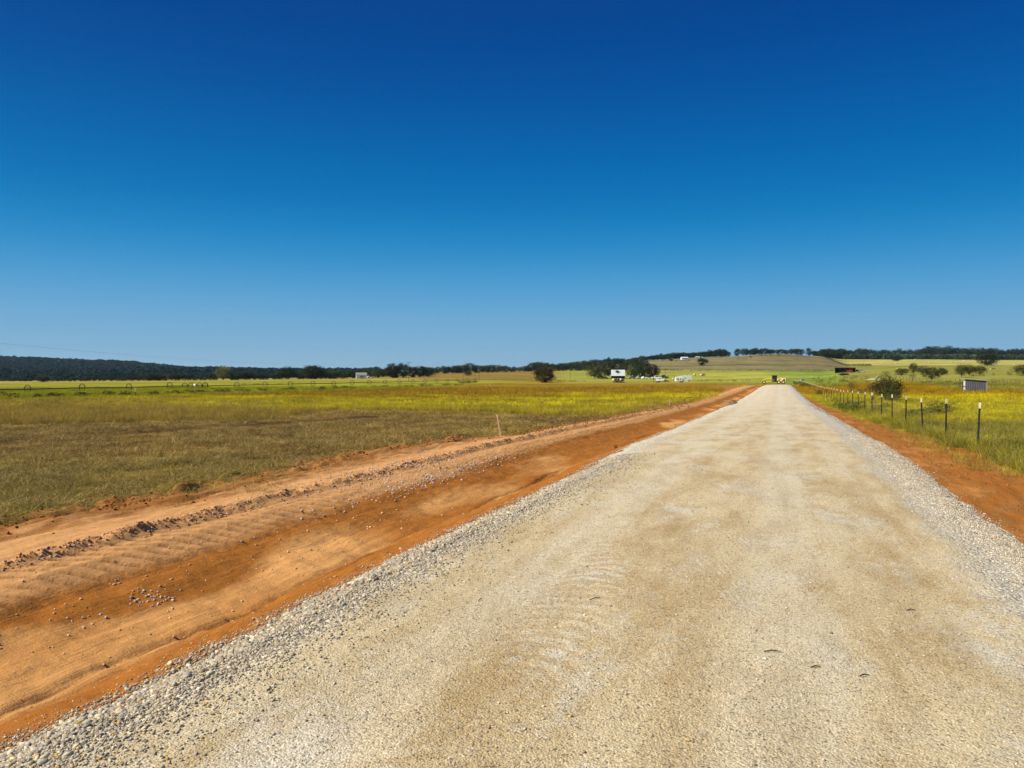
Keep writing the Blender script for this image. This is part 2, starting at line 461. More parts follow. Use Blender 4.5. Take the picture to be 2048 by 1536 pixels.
# pale pebbles sprinkled on the earth
vo = N(nt, 'ShaderNodeTexVoronoi', i_Scale=16.0); nt.links.new(pw, vo.inputs['Vector'])
peb = mth(nt, 'MULTIPLY', mth(nt, 'LESS_THAN', vo.outputs['Distance'], .16), mth(nt, 'GREATER_THAN', noise(nt, pw, 1.6, 3), .56))
peb = mth(nt, 'MULTIPLY', peb, ad.outputs['Fac'])
c0 = mixc(nt, mth(nt, 'MULTIPLY', peb, .55), c0, lin(214, 176, 140))
nt.links.new(c0, b.inputs['Base Color'])
sp = N(nt, 'ShaderNodeSeparateXYZ'); nt.links.new(pw, sp.inputs[0])
ph = mth(nt, 'ADD', mth(nt, 'MULTIPLY', sp.outputs['Y'], 24.0), mth(nt, 'MULTIPLY', sp.outputs['X'], -16.0))
ph = mth(nt, 'ADD', ph, mth(nt, 'MULTIPLY', mid, 5.0))
tw = mth(nt, 'MULTIPLY', mth(nt, 'GREATER_THAN', mth(nt, 'SINE', ph), .1), mth(nt, 'MULTIPLY', tr.outputs['Fac'], sstep(nt, big, .36, .5)))
hh = mth(nt, 'ADD', mth(nt, 'MULTIPLY', grit, .25), mth(nt, 'MULTIPLY', mid, .8))
hh = mth(nt, 'ADD', hh, mth(nt, 'ADD', mth(nt, 'MULTIPLY', tw, 4.0), mth(nt, 'ADD', mth(nt, 'MULTIPLY', scr, .7), mth(nt, 'MULTIPLY', peb, .6))))
bump(nt, b, hh, .03, 1.0)

# road
M_ROAD, nt, b = nmat('crushed_limestone_road')
b.inputs['Roughness'].default_value = 1; b.inputs['Specular IOR Level'].default_value = .05
pw = pos_scaled(nt, 1, 1, 1); sp = N(nt, 'ShaderNodeSeparateXYZ'); nt.links.new(pw, sp.inputs[0])
X = sp.outputs['X']
w1 = noise(nt, pos_scaled(nt, 1, .55, 1), 1.1, 8, .72); w2 = noise(nt, pos_scaled(nt, 1, .30, 1), 1.5, 7, .7); w3 = noise(nt, pos_scaled(nt, 1.0, .07, 1), 2.0, 5, .6)
fine = noise(nt, pw, 95, 4, .75); fine2 = noise(nt, pw, 30, 4, .7); med = noise(nt, pw, 7, 5, .65)
c = mixc(nt, sstep(nt, w2, .40, .66), lin(209, 190, 152), lin(182, 157, 113))
c = mixc(nt, mth(nt, 'MULTIPLY', sstep(nt, w1, .49, .66), .75), c, lin(211, 203, 183))
c = mixc(nt, mth(nt, 'MULTIPLY', sstep(nt, w3, .50, .70), .42), c, lin(164, 136, 90))
c = mixc(nt, mth(nt, 'MULTIPLY', sstep(nt, med, .55, .7), .25), c, lin(214, 206, 186))
# worn lanes run the length of the road; farther on the crust is paler
ln = mth(nt, 'SINE', mth(nt, 'ADD', mth(nt, 'MULTIPLY', X, 3.4), mth(nt, 'MULTIPLY', w2, 3.0)))
c = mixc(nt, mth(nt, 'MULTIPLY', sstep(nt, ln, .1, .9), .28), c, lin(222, 212, 188))
c = mixc(nt, mth(nt, 'MULTIPLY', sstep(nt, sp.outputs['Y'], 8, 60), .5), c, lin(222, 210, 186))
xn = mth(nt, 'ADD', X, mth(nt, 'MULTIPLY', mth(nt, 'SUBTRACT', w1, .5), 1.6)); xn = mth(nt, 'ADD', xn, mth(nt, 'MULTIPLY', mth(nt, 'SUBTRACT', med, .5), .5))
shl = sstep(nt, mth(nt, 'MULTIPLY', xn, -1.0), 2.6, 3.05); shr = sstep(nt, xn, 1.3, 1.85)
sh = mth(nt, 'MAXIMUM', shl, shr)
vo = N(nt, 'ShaderNodeTexVoronoi', i_Scale=34.0); nt.links.new(pw, vo.inputs['Vector'])
vf = N(nt, 'ShaderNodeTexVoronoi', i_Scale=85.0); nt.links.new(pw, vf.inputs['Vector'])
sv = N(nt, 'ShaderNodeSeparateColor'); nt.links.new(vo.outputs['Color'], sv.inputs[0])
sf = N(nt, 'ShaderNodeSeparateColor'); nt.links.new(vf.outputs['Color'], sf.inputs[0])
cs = mulc(nt, lin(218, 210, 192), rng_(nt, sv.outputs[0], 0, 1, .55, 1.2))
c = mixc(nt, mth(nt, 'MULTIPLY', sh, .85), c, cs)
v = mth(nt, 'MULTIPLY', rng_(nt, fine, .3, .7, .58, 1.34), rng_(nt, sf.outputs[1], 0, 1, .86, 1.12))
v = mth(nt, 'MULTIPLY', v, rng_(nt, fine2, .3, .7, .82, 1.16))
dk = mth(nt, 'LESS_THAN', sf.outputs[2], .05)
v = mth(nt, 'MULTIPLY', v, mth(nt, 'SUBTRACT', 1.0, mth(nt, 'MULTIPLY', dk, .5)))
CV = (c, v)
# faint tyre cleat prints in two tracks
t1 = mth(nt, 'MULTIPLY', sstep(nt, X, -1.75, -1.55), mth(nt, 'SUBTRACT', 1.0, sstep(nt, X, -1.15, -.95)))
t2 = mth(nt, 'MULTIPLY', sstep(nt, X, -.75, -.6), mth(nt, 'SUBTRACT', 1.0, sstep(nt, X, -.3, -.15)))
vx = mth(nt, 'ABSOLUTE', mth(nt, 'ADD', X, 1.35)); ph = mth(nt, 'ADD', mth(nt, 'MULTIPLY', sp.outputs['Y'], 34.0), mth(nt, 'MULTIPLY', mth(nt, 'MULTIPLY', vx, vx), 60.0))
ph = mth(nt, 'ADD', ph, mth(nt, 'MULTIPLY', med, 14.0))
t1 = mth(nt, 'MULTIPLY', t1, mth(nt, 'SUBTRACT', 1.0, sstep(nt, sp.outputs['Y'], 6.5, 9.5)))
cl = mth(nt, 'MULTIPLY', sstep(nt, mth(nt, 'SINE', ph), -.7, .7), mth(nt, 'MULTIPLY', mth(nt, 'MAXIMUM', t1, mth(nt, 'MULTIPLY', t2, .6)), sstep(nt, w1, .44, .56)))
nt.links.new(mulc(nt, mixc(nt, mth(nt, 'MULTIPLY', mth(nt, 'SUBTRACT', mth(nt, 'MULTIPLY', mth(nt, 'MAXIMUM', t1, mth(nt, 'MULTIPLY', t2, .6)), sstep(nt, w1, .44, .56)), cl), .5), CV[0], lin(176, 146, 98)), CV[1]), b.inputs['Base Color'])
hs = mth(nt, 'MULTIPLY', mth(nt, 'MULTIPLY', vo.outputs['Distance'], -1.5), mth(nt, 'ADD', mth(nt, 'MULTIPLY', sh, 1.2), .12))
hh = mth(nt, 'ADD', mth(nt, 'ADD', mth(nt, 'MULTIPLY', fine, .5), mth(nt, 'MULTIPLY', vf.outputs['Distance'], -.5)), mth(nt, 'ADD', hs, mth(nt, 'ADD', mth(nt, 'MULTIPLY', cl, .25), mth(nt, 'MULTIPLY', fine2, .5))))
bump(nt, b, hh, .016, .75)

def leaf_mat(name, c1, c2, dry=None, instancer=False):
    m, nt, b = nmat(name)
    b.inputs['Roughness'].default_value = .75; b.inputs['Specular IOR Level'].default_value = .12
    oi = N(nt, 'ShaderNodeObjectInfo'); a = N(nt, 'ShaderNodeAttribute', attribute_name='v')
    cc = mixc(nt, a.outputs['Fac'], c1, c2)
    cc = mulc(nt, cc, rng_(nt, oi.outputs['Random'], 0, 1, .75, 1.3))
    nt.links.new(cc, b.inputs['Base Color'])
    tl = N(nt, 'ShaderNodeBsdfTranslucent'); nt.links.new(cc, tl.inputs['Color'])
    ms = N(nt, 'ShaderNodeMixShader'); ms.inputs[0].default_value = .22
    nt.links.new(b.outputs[0], ms.inputs[1]); nt.links.new(tl.outputs[0], ms.inputs[2])
    nt.links.new(ms.outputs[0], nt.nodes['Material Output'].inputs['Surface'])
    return m

def tint_mat(name, transl=.25, var=.35, rough=.8):
    """colour handed over by the scattered point"""
    m, nt, b = nmat(name)
    b.inputs['Roughness'].default_value = rough; b.inputs['Specular IOR Level'].default_value = .15
    a = N(nt, 'ShaderNodeAttribute', attribute_name='tint', attribute_type='INSTANCER'); r = N(nt, 'ShaderNodeAttribute', attribute_name='v')
    cc = mulc(nt, a.outputs['Color'], rng_(nt, r.outputs['Fac'], 0, 1, 1 - var, 1 + var))
    nt.links.new(cc, b.inputs['Base Color'])
    if transl:
        tl = N(nt, 'ShaderNodeBsdfTranslucent'); nt.links.new(cc, tl.inputs['Color'])
        ms = N(nt, 'ShaderNodeMixShader'); ms.inputs[0].default_value = transl
        nt.links.new(b.outputs[0], ms.inputs[1]); nt.links.new(tl.outputs[0], ms.inputs[2])
        nt.links.new(ms.outputs[0], nt.nodes['Material Output'].inputs['Surface'])
    return m

M_BLADE = tint_mat('grass_blade'); M_STONE = tint_mat('limestone_chip', 0, .2, .95)
M_OAK = leaf_mat('oak_leaf', (.016, .026, .012), (.046, .062, .026))
M_OAKB = leaf_mat('live_oak_leaf', (.028, .038, .014), (.075, .090, .034))
M_RUST = leaf_mat('autumn_oak_leaf', (.022, .019, .010), (.064, .056, .028))
M_MESQ = leaf_mat('mesquite_leaf', (.034, .036, .012), (.095, .092, .030))
M_COTT = leaf_mat('cottonwood_leaf', (.065, .072, .018), (.18, .19, .06))
M_GREYL = leaf_mat('silver_weed_leaf', (.12, .12, .07), (.30, .30, .22))
M_WEED = leaf_mat('roadside_weed_leaf', (.045, .055, .012), (.13, .13, .035))
M_BARK = simple('bark', (.050, .040, .030), .95, 0, .4, 4, .1)
M_TWIG = simple('grey_brown_twig', (.12, .085, .055), .95, 0, .3, 6, .1)
M_WHITE = simple('white_paint', (.80, .80, .79), .45, 0, .05, 3)
M_GALV = simple('galvanised_roof', (.62, .63, .64), .4, .3, .1, 2)
M_DARK = simple('dark_shed_wall', (.018, .017, .017), .8, 0, .3, 2)
M_BLACK = simple('black_rubber', (.015, .015, .015), .85, 0, .2, 6)
M_GLASS = simple('dark_window_glass', (.012, .014, .018), .12, 0, .1, 2, .6)
M_YELLOW = simple('machine_yellow_paint', (.72, .58, .06), .4, 0, .08, 3)
M_CREAM = simple('pale_yellow_engine_cover', (.80, .66, .25), .4, 0, .06, 3)
M_STEEL = simple('worn_steel', (.10, .095, .09), .5, .5, .3, 5)
M_RED = simple('tractor_red', (.42, .03, .03), .45, 0, .15, 4)
M_WOODP = simple('weathered_pole_wood', (.11, .085, .065), .9, 0, .25, 5)
M_STAKE = simple('pale_stake_wood', (.62, .44, .24), .8, 0, .15, 12)
M_POST = simple('dark_green_steel_post', (.020, .018, .016), .6, .1, .3, 10)
M_TIP = simple('cream_post_tip', (.66, .58, .38), .6, 0, .08, 10)
M_WIRE = simple('galvanised_wire', (.20, .19, .18), .5, .5, .1, 10)
M_PIPE = simple('irrigation_pipe', (.030, .026, .022), .5, .3, .2, 2)
M_BALE = simple('round_bale_straw', (.55, .47, .25), .95, 0, .25, 3)
M_BALED = simple('shaded_bale_end', (.16, .12, .07), .95, 0, .3, 3)  # shade on the bale ends painted in as a darker colour
M_SHEDW = simple('grey_corrugated_steel', (.105, .105, .115), .55, .2, .12, 1.5)
M_ROOFG = simple('grey_shingle_roof', (.20, .19, .17), .85, 0, .15, 3)
M_TANROOF = simple('pale_metal_roof', (.50, .48, .40), .5, .1, .1, 2)
M_GREYC = simple('silver_car_paint', (.42, .44, .46), .3, .4, .05, 2)
M_BLUEC = simple('dark_car_paint', (.05, .06, .08), .3, .2, .05, 2)
M_BLK = simple('black_cab_paint', (.012, .012, .013), .35, 0, .1, 2)
M_CEDAR = simple('fence_post_wood', (.16, .12, .085), .95, 0, .3, 6)
M_BRUSH = simple('dead_brush', (.20, .13, .075), .95, 0, .35, 5)
M_HEAP = simple('heaped_brown_earth', (.20, .115, .055), 1, 0, .35, 9, .05)

# ------------------------------------------------------------------ ground sheet
def radial():
    r = [0.5]
    while r[-1] < 9500:
        q = r[-1]
        k = 1.03 if q < 2.2 else (1.0085 if q < 30 else (1.012 if q < 120 else 1.018))
        r.append(q * k)
    return np.array(r)

def sink(x, y):
    return .07 * sm(-9.25, -8.95, x) * (1 - sm(-3.75, -3.55, x)) * sm(1.5, 1.9, y) * (1 - sm(36, 38.5, y))

def build_ground():
    R = radial()
    a_in = np.linspace(-37, 37, 700)
    a_out = np.concatenate([np.arange(39.5, 180, 2.5), np.arange(-180, -37.5, 2.5)])
    A = np.concatenate([a_in, a_out]) * D2R
    nr, na = len(R), len(A)
    rr, aa = np.meshgrid(R, A, indexing='ij')
    s = rr * np.sin(aa); d = rr * np.cos(aa)
    x = (-SA * d + CA * s).ravel(); y = (CA * d + SA * s).ravel()
    z = ground_z(x, y) - sink(x, y)
    i, j = np.meshgrid(np.arange(nr - 1), np.arange(na), indexing='ij')
    j2 = (j + 1) % na
    q = np.stack([i * na + j, i * na + j2, (i + 1) * na + j2, (i + 1) * na + j], -1).reshape(-1, 4)[:, ::-1]
    c, dirt, tread = ground_col(x, y, z)
    v = np.stack([x, y, z], 1)
    # close the small hole under the camera
    v = np.vstack([v, [[0, 0, float(z[:na].mean())]]]); k = len(v) - 1
    t = np.array([[k, (jj + 1) % na, jj] for jj in range(na)])
    me = mesh_np('ground', v, q, t, smooth=True)
    set_col(me, 'Col', np.vstack([c, c[:1]])); set_f(me, 'dirt', np.append(dirt, 0)); set_f(me, 'tread', np.append(tread, 0))
    tag(link('ground', me, M_GROUND), None, None, kind='structure')
build_ground()

def build_road():
    ys = [-14.0]
    while ys[-1] < 214:
        q = max(abs(ys[-1]), 2.5) ; ys.append(ys[-1] + max(.035, q * .009))
    ys = np.array(ys); xs = np.concatenate([np.linspace(-4.25, -2.6, 42), np.linspace(-2.5, 1.4, 66), np.linspace(1.46, 2.95, 38)])
    yy, xx = np.meshgrid(ys, xs, indexing='ij'); ny, nx = yy.shape
    x = xx.ravel(); y = yy.ravel(); z = road_z(x, y)
    i, j = np.meshgrid(np.arange(ny - 1), np.arange(nx - 1), indexing='ij')
    q = np.stack([i * nx + j, i * nx + j + 1, (i + 1) * nx + j + 1, (i + 1) * nx + j], -1).reshape(-1, 4)
    me = mesh_np('road', np.stack([x, y, z], 1), q, smooth=True)
    tag(link('road', me, M_ROAD), None, None, kind='structure')
build_road()

def verge_z(x, y):
    z = ground_z(x, y); xe = x + xwob(y) * .5; far = 1 - sm(26, 40, y)
    n = fbm(x * .8, y * .5, 301, 3)
    # cleat marks pressed below the stony windrow
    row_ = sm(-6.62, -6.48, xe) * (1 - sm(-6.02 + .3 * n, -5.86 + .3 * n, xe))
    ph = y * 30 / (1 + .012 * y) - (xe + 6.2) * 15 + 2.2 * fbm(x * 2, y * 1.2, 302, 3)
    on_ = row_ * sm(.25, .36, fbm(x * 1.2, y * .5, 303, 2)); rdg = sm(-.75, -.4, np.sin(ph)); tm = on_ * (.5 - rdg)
    z = z + on_ * far * (.050 * rdg - .020)
    # lengthwise scrape ridges on the bench, crumbly toward the grass
    up = 1 - sm(-7.15, -6.95, xe)
    z = z + up * far * ((fbm(xe * 7.5, y * .30, 304, 4) - .5) * .15 * sm(-7.4, -8.2, xe) + (fbm(xe * 11, y * .22, 305, 3) - .5) * .028)
    z = z + up * far * sm(-8.1, -8.9, xe) * sm(.52, .72, fbm(x * 3.4, y * 2.0, 306, 4)) * .07
    # slanting scratches down the bank
    bank = sm(-6.1, -5.7, xe) * (1 - sm(-5.0, -4.7, xe))
    z = z + bank * far * (fbm(xe * 2.0 + y * 1.2, y * 7.5 - xe * 5, 307, 3) - .5) * .030 * sm(.42, .62, fbm(x * .5, y * .22, 308, 2))
    z = z + bank * far * (fbm(xe * 5, y * 2.2, 309, 4) - .5) * .030
    # a wash line with one crisp side at the ditch bottom
    cl = xe + 4.42 + .16 * np.sin(y * .55 + .4) + .07 * np.sin(y * 1.7)
    z = z - far * .05 * sm(-.10, 0, cl) * (1 - sm(0, .022, cl)) * sm(.36, .5, fbm(y * .35, y * 0, 310, 2))
    z = z + far * sm(-4.3, -3.9, xe) * (fbm(x * 9, y * 8, 311, 4) - .45) * .05
    z = z + (fbm(x * 26, y * 22, 312, 3) - .5) * .007 * far + np.exp(-((xe + 6.76) / .13) ** 2) * far * (fbm(x * 15, y * 13, 313, 3) - .3) * .045
    ex = np.minimum(sm(-9.6, -9.3, x), 1 - sm(-3.55, -3.42, x)) * sm(1.2, 1.5, y) * (1 - sm(38, 42, y))
    z = z - .05 + ex * .062
    return z, tm * far

def build_verge():
    ys = [1.2]
    while ys[-1] < 42: ys.append(ys[-1] + max(.016, ys[-1] * .0036))
    ys = np.array(ys); xs = np.concatenate([np.linspace(-9.6, -7.4, 46), np.linspace(-7.37, -5.5, 66), np.linspace(-5.46, -3.42, 56)])
    yy, xx = np.meshgrid(ys, xs, indexing='ij'); ny, nx = yy.shape; x = xx.ravel(); y = yy.ravel()
    z, tm = verge_z(x, y)
    i, j = np.meshgrid(np.arange(ny - 1), np.arange(nx - 1), indexing='ij')
    q = np.stack([i * nx + j, i * nx + j + 1, (i + 1) * nx + j + 1, (i + 1) * nx + j], -1).reshape(-1, 4)
    c, dirt, tread = ground_col(x, y, z)
    m_ = np.clip(tm * 1.3, -1, 1)[:, None]; c = np.where(m_ > 0, c * (1 - m_) + C_BANK * .75 * m_, c * (1 + m_ * .6) + C_TRACK * (-m_) * .6)  # tread gaps darker, ridges paler: mostly groove shade put into the vertex colour
    me = mesh_np('dirt_verge', np.stack([x, y, z], 1), q, smooth=True)
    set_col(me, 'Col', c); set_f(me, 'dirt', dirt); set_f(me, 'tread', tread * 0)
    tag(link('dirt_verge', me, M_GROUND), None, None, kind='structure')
build_verge()

# ------------------------------------------------------------------ scattering ("stuff")
def scatter(name, label, cat, pts, rot, scl, idx, tint, variants):
    n = len(pts)
    me = bpy.data.meshes.new(name); me.vertices.add(n); me.vertices.foreach_set('co', np.asarray(pts, np.float32).ravel())
    a = me.attributes.new('rot', 'FLOAT_VECTOR', 'POINT'); a.data.foreach_set('vector', np.asarray(rot, np.float32).ravel())
    a = me.attributes.new('scl', 'FLOAT_VECTOR', 'POINT'); a.data.foreach_set('vector', np.asarray(scl, np.float32).ravel())
    a = me.attributes.new('idx', 'INT', 'POINT'); a.data.foreach_set('value', np.asarray(idx, np.int32))
    set_col(me, 'tint', np.asarray(tint))
    o = bpy.data.objects.new(name, me); col.objects.link(o)
    c = bpy.data.collections.new(name + '_kinds')
    for k, vm in enumerate(variants):
        c.objects.link(bpy.data.objects.new('%s_kind_%02d' % (name, k), vm))
    ng = bpy.data.node_groups.new(name, 'GeometryNodeTree')
    ng.interface.new_socket('Geometry', in_out='INPUT', socket_type='NodeSocketGeometry')
    ng.interface.new_socket('Geometry', in_out='OUTPUT', socket_type='NodeSocketGeometry')
    gi = ng.nodes.new('NodeGroupInput'); go = ng.nodes.new('NodeGroupOutput')
    ip = ng.nodes.new('GeometryNodeInstanceOnPoints'); ci = ng.nodes.new('GeometryNodeCollectionInfo')
    ci.inputs['Collection'].default_value = c; ci.inputs['Separate Children'].default_value = True; ci.inputs['Reset Children'].default_value = True
    ip.inputs['Pick Instance'].default_value = True
    def na(nm, t):
        q = ng.nodes.new('GeometryNodeInputNamedAttribute'); q.data_type = t; q.inputs['Name'].default_value = nm
        return [s for s in q.outputs if s.enabled][0]
    L = ng.links.new
    L(gi.outputs[0], ip.inputs['Points']); L(ci.outputs[0], ip.inputs['Instance'])
    L(na('idx', 'INT'), ip.inputs['Instance Index']); L(na('rot', 'FLOAT_VECTOR'), ip.inputs['Rotation']); L(na('scl', 'FLOAT_VECTOR'), ip.inputs['Scale'])
    L(ip.outputs[0], go.inputs[0])
    md = o.modifiers.new('scatter', 'NODES'); md.node_group = ng
    return tag(o, label, cat, kind='stuff')

def rrot(n, tilt=0.0):
    r = np.zeros((n, 3)); r[:, 2] = rng.uniform(0, 2 * math.pi, n)
    if tilt: r[:, 0] = rng.normal(0, tilt, n); r[:, 1] = rng.normal(0, tilt, n)
    return r

def tuft(seed, n, h, spread, lean, w, seg=3, heads=0.0, mat=None):
    r = np.random.default_rng(seed); V = []; Q = []; vv = []
    for k in range(n):
        a = r.uniform(0, 2 * math.pi); rad = spread * math.sqrt(r.uniform()); x0, y0 = rad * math.cos(a), rad * math.sin(a)
        b = a + r.normal(0, .8); L = abs(r.normal(lean, lean * .45)); hh = h * r.uniform(.55, 1.15); t = r.uniform(0, math.pi); tx, ty = math.cos(t), math.sin(t)
        n0 = len(V); val = r.uniform()
        for i in range(seg + 1):
            u = i / seg; ww = w * (1 - .8 * u) * .5
            cx = x0 + math.cos(b) * L * u ** 1.7 * h; cy = y0 + math.sin(b) * L * u ** 1.7 * h; cz = hh * (u - .35 * min(L, 1.4) * u * u) - .02
            V += [(cx - tx * ww, cy - ty * ww, cz), (cx + tx * ww, cy + ty * ww, cz)]; vv += [val, val]
        for i in range(seg):
            Q.append((n0 + 2 * i, n0 + 2 * i + 1, n0 + 2 * i + 3, n0 + 2 * i + 2))
    me = mesh_np('tuft', V, np.array(Q)); set_f(me, 'v', vv); me.materials.append(mat or M_BLADE)
    return me

def stone(seed, flat=.6, mat=None):
    r = np.random.default_rng(seed)
    t = (1 + 5 ** .5) / 2
    v = np.array([(-1, t, 0), (1, t, 0), (-1, -t, 0), (1, -t, 0), (0, -1, t), (0, 1, t), (0, -1, -t), (0, 1, -t), (t, 0, -1), (t, 0, 1), (-t, 0, -1), (-t, 0, 1)], float) / 1.9
    f = [(0, 11, 5), (0, 5, 1), (0, 1, 7), (0, 7, 10), (0, 10, 11), (1, 5, 9), (5, 11, 4), (11, 10, 2), (10, 7, 6), (7, 1, 8), (3, 9, 4), (3, 4, 2), (3, 2, 6), (3, 6, 8), (3, 8, 9), (4, 9, 5), (2, 4, 11), (6, 2, 10), (8, 6, 7), (9, 8, 1)]
    v = v * r.uniform(.65, 1.25, (12, 1)) * np.array([r.uniform(.9, 1.3), r.uniform(.6, .9), flat * r.uniform(.8, 1.2)]) * .5
    me = mesh_np('stone', v, None, np.array(f)); set_f(me, 'v', [r.uniform(.2, .8)] * 12); me.materials.append(mat or M_STONE)
    return me

STONES = [stone(200 + k) for k in range(9)]

def near_z(x, y):
    g = ground_z(x, y); r = road_z(x, y)
    iv = (x > -9.3) & (x < -3.45) & (y > 1.5) & (y < 40); g = np.where(iv, np.maximum(g, verge_z(x, y)[0]), g)
    return np.where((x > -4.2) & (x < 2.9) & (y < 205) & (y > -13), np.maximum(g, r), g), r > g

# limestone chips along both shoulders and scattered over the road
def chips():
    X = []; Y = []; S = []; T = []
    def put(n, fx, ylo, yhi, smin, smax, dark=1.0, pw=1.0):
        y = ylo * (yhi / ylo) ** (rng.uniform(0, 1, n) ** pw); x = fx(y, n)
        X.append(x); Y.append(y); s = np.exp(rng.uniform(math.log(smin), math.log(smax), n)); S.append(s * .52 * (1 + y * .05))
        t = lin(214, 201, 174)[None] * rng.uniform(.45, 1.2, (n, 1))
        k = rng.uniform(size=n); t = np.where((k < .05)[:, None], lin(206, 168, 96)[None], t); t = np.where(((k > .05) & (k < .12))[:, None], lin(170, 140, 120)[None], t)
        t = np.where((k > .80)[:, None], lin(176, 166, 150)[None] * rng.uniform(.8, 1.2, (n, 1)), t)
        T.append(t * dark)
    put(95000, lambda y, n: -3.26 + np.where(rng.uniform(size=n) < .7, rng.normal(0, .15, n), np.abs(rng.normal(0, .34, n))) - xwob(y) * .55, 1.2, 16, .010, .042, .80)
    put(3400, lambda y, n: -3.26 + rng.normal(0, .15, n) - xwob(y) * .55, 1.2, 12, .04, .08, .82)
    put(9000, lambda y, n: -3.62 + rng.normal(0, .13, n) - xwob(y) * .55, 1.2, 40, .010, .035, .8)
    put(52000, lambda y, n: 2.12 + rng.normal(0, .21, n) + xwob(y) * .5, 3.5, 24, .009, .026, 1.06)
    put(4000, lambda y, n: 2.42 + rng.normal(0, .10, n) + xwob(y) * .5, 5, 40, .012, .035)
    put(38000, lambda y, n: rng.uniform(-3.2, 2.2, n), 1.6, 14, .007, .018, .97)
    put(600, lambda y, n: rng.uniform(-3.0, 2.0, n), 1.6, 16, .02, .04, .95)
    x = np.concatenate(X); y = np.concatenate(Y); s = np.concatenate(S); t = np.concatenate(T)
    z, on = near_z(x, y)
    n = len(x); sc = np.stack([s, s, s], 1)
    scatter('gravel', 'loose pale crushed limestone chips lying on the road and along its shoulders', 'gravel', np.stack([x, y, z + s * .12], 1), rrot(n, .35), sc, rng.integers(0, 9, n), t, STONES)
chips()

def earth_stones():
    X = []; Y = []; S = []; T = []
    def put(x, y, smin, smax, c, v=.3):
        n = len(x); X.append(x); Y.append(y); S.append(np.exp(rng.uniform(math.log(smin), math.log(smax), n)) * .7 * (1 + y * .03)); T.append(np.asarray(c)[None] * rng.uniform(1 - v, 1 + v, (n, 1)))
    n = 4200; y = 2.5 * (34 / 2.5) ** rng.uniform(size=n)
    keep = vn(y * 2.3, y * 0, 5) > rng.uniform(0, .55, n)
    x = -6.78 - xwob(y) * .5 + np.abs(rng.normal(0, .09, n)) * rng.choice([-.9, 1.0], n) + (vn(y * .8, y * 0, 9) - .5) * .16
    h_ = keep & (rng.uniform(size=n) < .45); put(x[h_], y[h_], .014, .055, lin(190, 156, 134), .4); h_ = keep & ~h_; put(x[h_], y[h_], .012, .05, lin(190, 130, 74), .3)
    y = 2.5 * (40 / 2.5) ** rng.uniform(size=1500); put(rng.uniform(-7.8, -3.8, 1500), y, .008, .026, lin(206, 160, 120))
    y = rng.uniform(4, 11, 160); put(-5.4 + rng.normal(0, .7, 160), y, .02, .045, lin(214, 176, 140))
    for px, py, sx, sy, n in [(792, 938, .5, 1.8, 900), (900, 950, .12, 2.4, 450), (285, 1210, .10, .12, 26), (310, 1208, .08, .1, 18), (160, 1245, .12, .12, 14)]:
        gx0, gy0, _, _ = G(px, py); put(gx0 + rng.normal(0, sx, n), gy0 + rng.normal(0, sy, n), .02, .05, lin(190, 172, 158))
    # clods at the grass edge and on the right verge
    y = 4 * (60 / 4) ** rng.uniform(size=2600); put(gx(y) + rng.normal(.1, .45, 2600), y, .02, .08, lin(150, 90, 44))
    y = 5 * (60 / 5) ** rng.uniform(size=1800); put(gxr(y) - rng.uniform(0, 1.6, 1800), y, .015, .05, lin(160, 96, 44))
    x = np.concatenate(X); y = np.concatenate(Y); s = np.concatenate(S); t = np.concatenate(T); z, _ = near_z(x, y); n = len(x)
    scatter('rubble', 'small stones and red clods strewn over the graded orange earth beside the road', 'stones', np.stack([x, y, z + s * .1], 1), rrot(n, .4), np.stack([s, s, s], 1), rng.integers(0, 9, n), t, STONES)
earth_stones()

# grass
MOWN = [tuft(300 + k, 16, .17, .20, 1.3, .010) for k in range(5)]
TALL = [tuft(320 + k, 20, .42, .22, .55, .009) for k in range(5)]
FAR = [tuft(340 + k, 16, .40, .45, .5, .022, 2) for k in range(4)]
FLAT = [tuft(360 + k, 14, .11, .25, 4.0, .009, 3) for k in range(3)]
STRAW = lin(196, 172, 104)

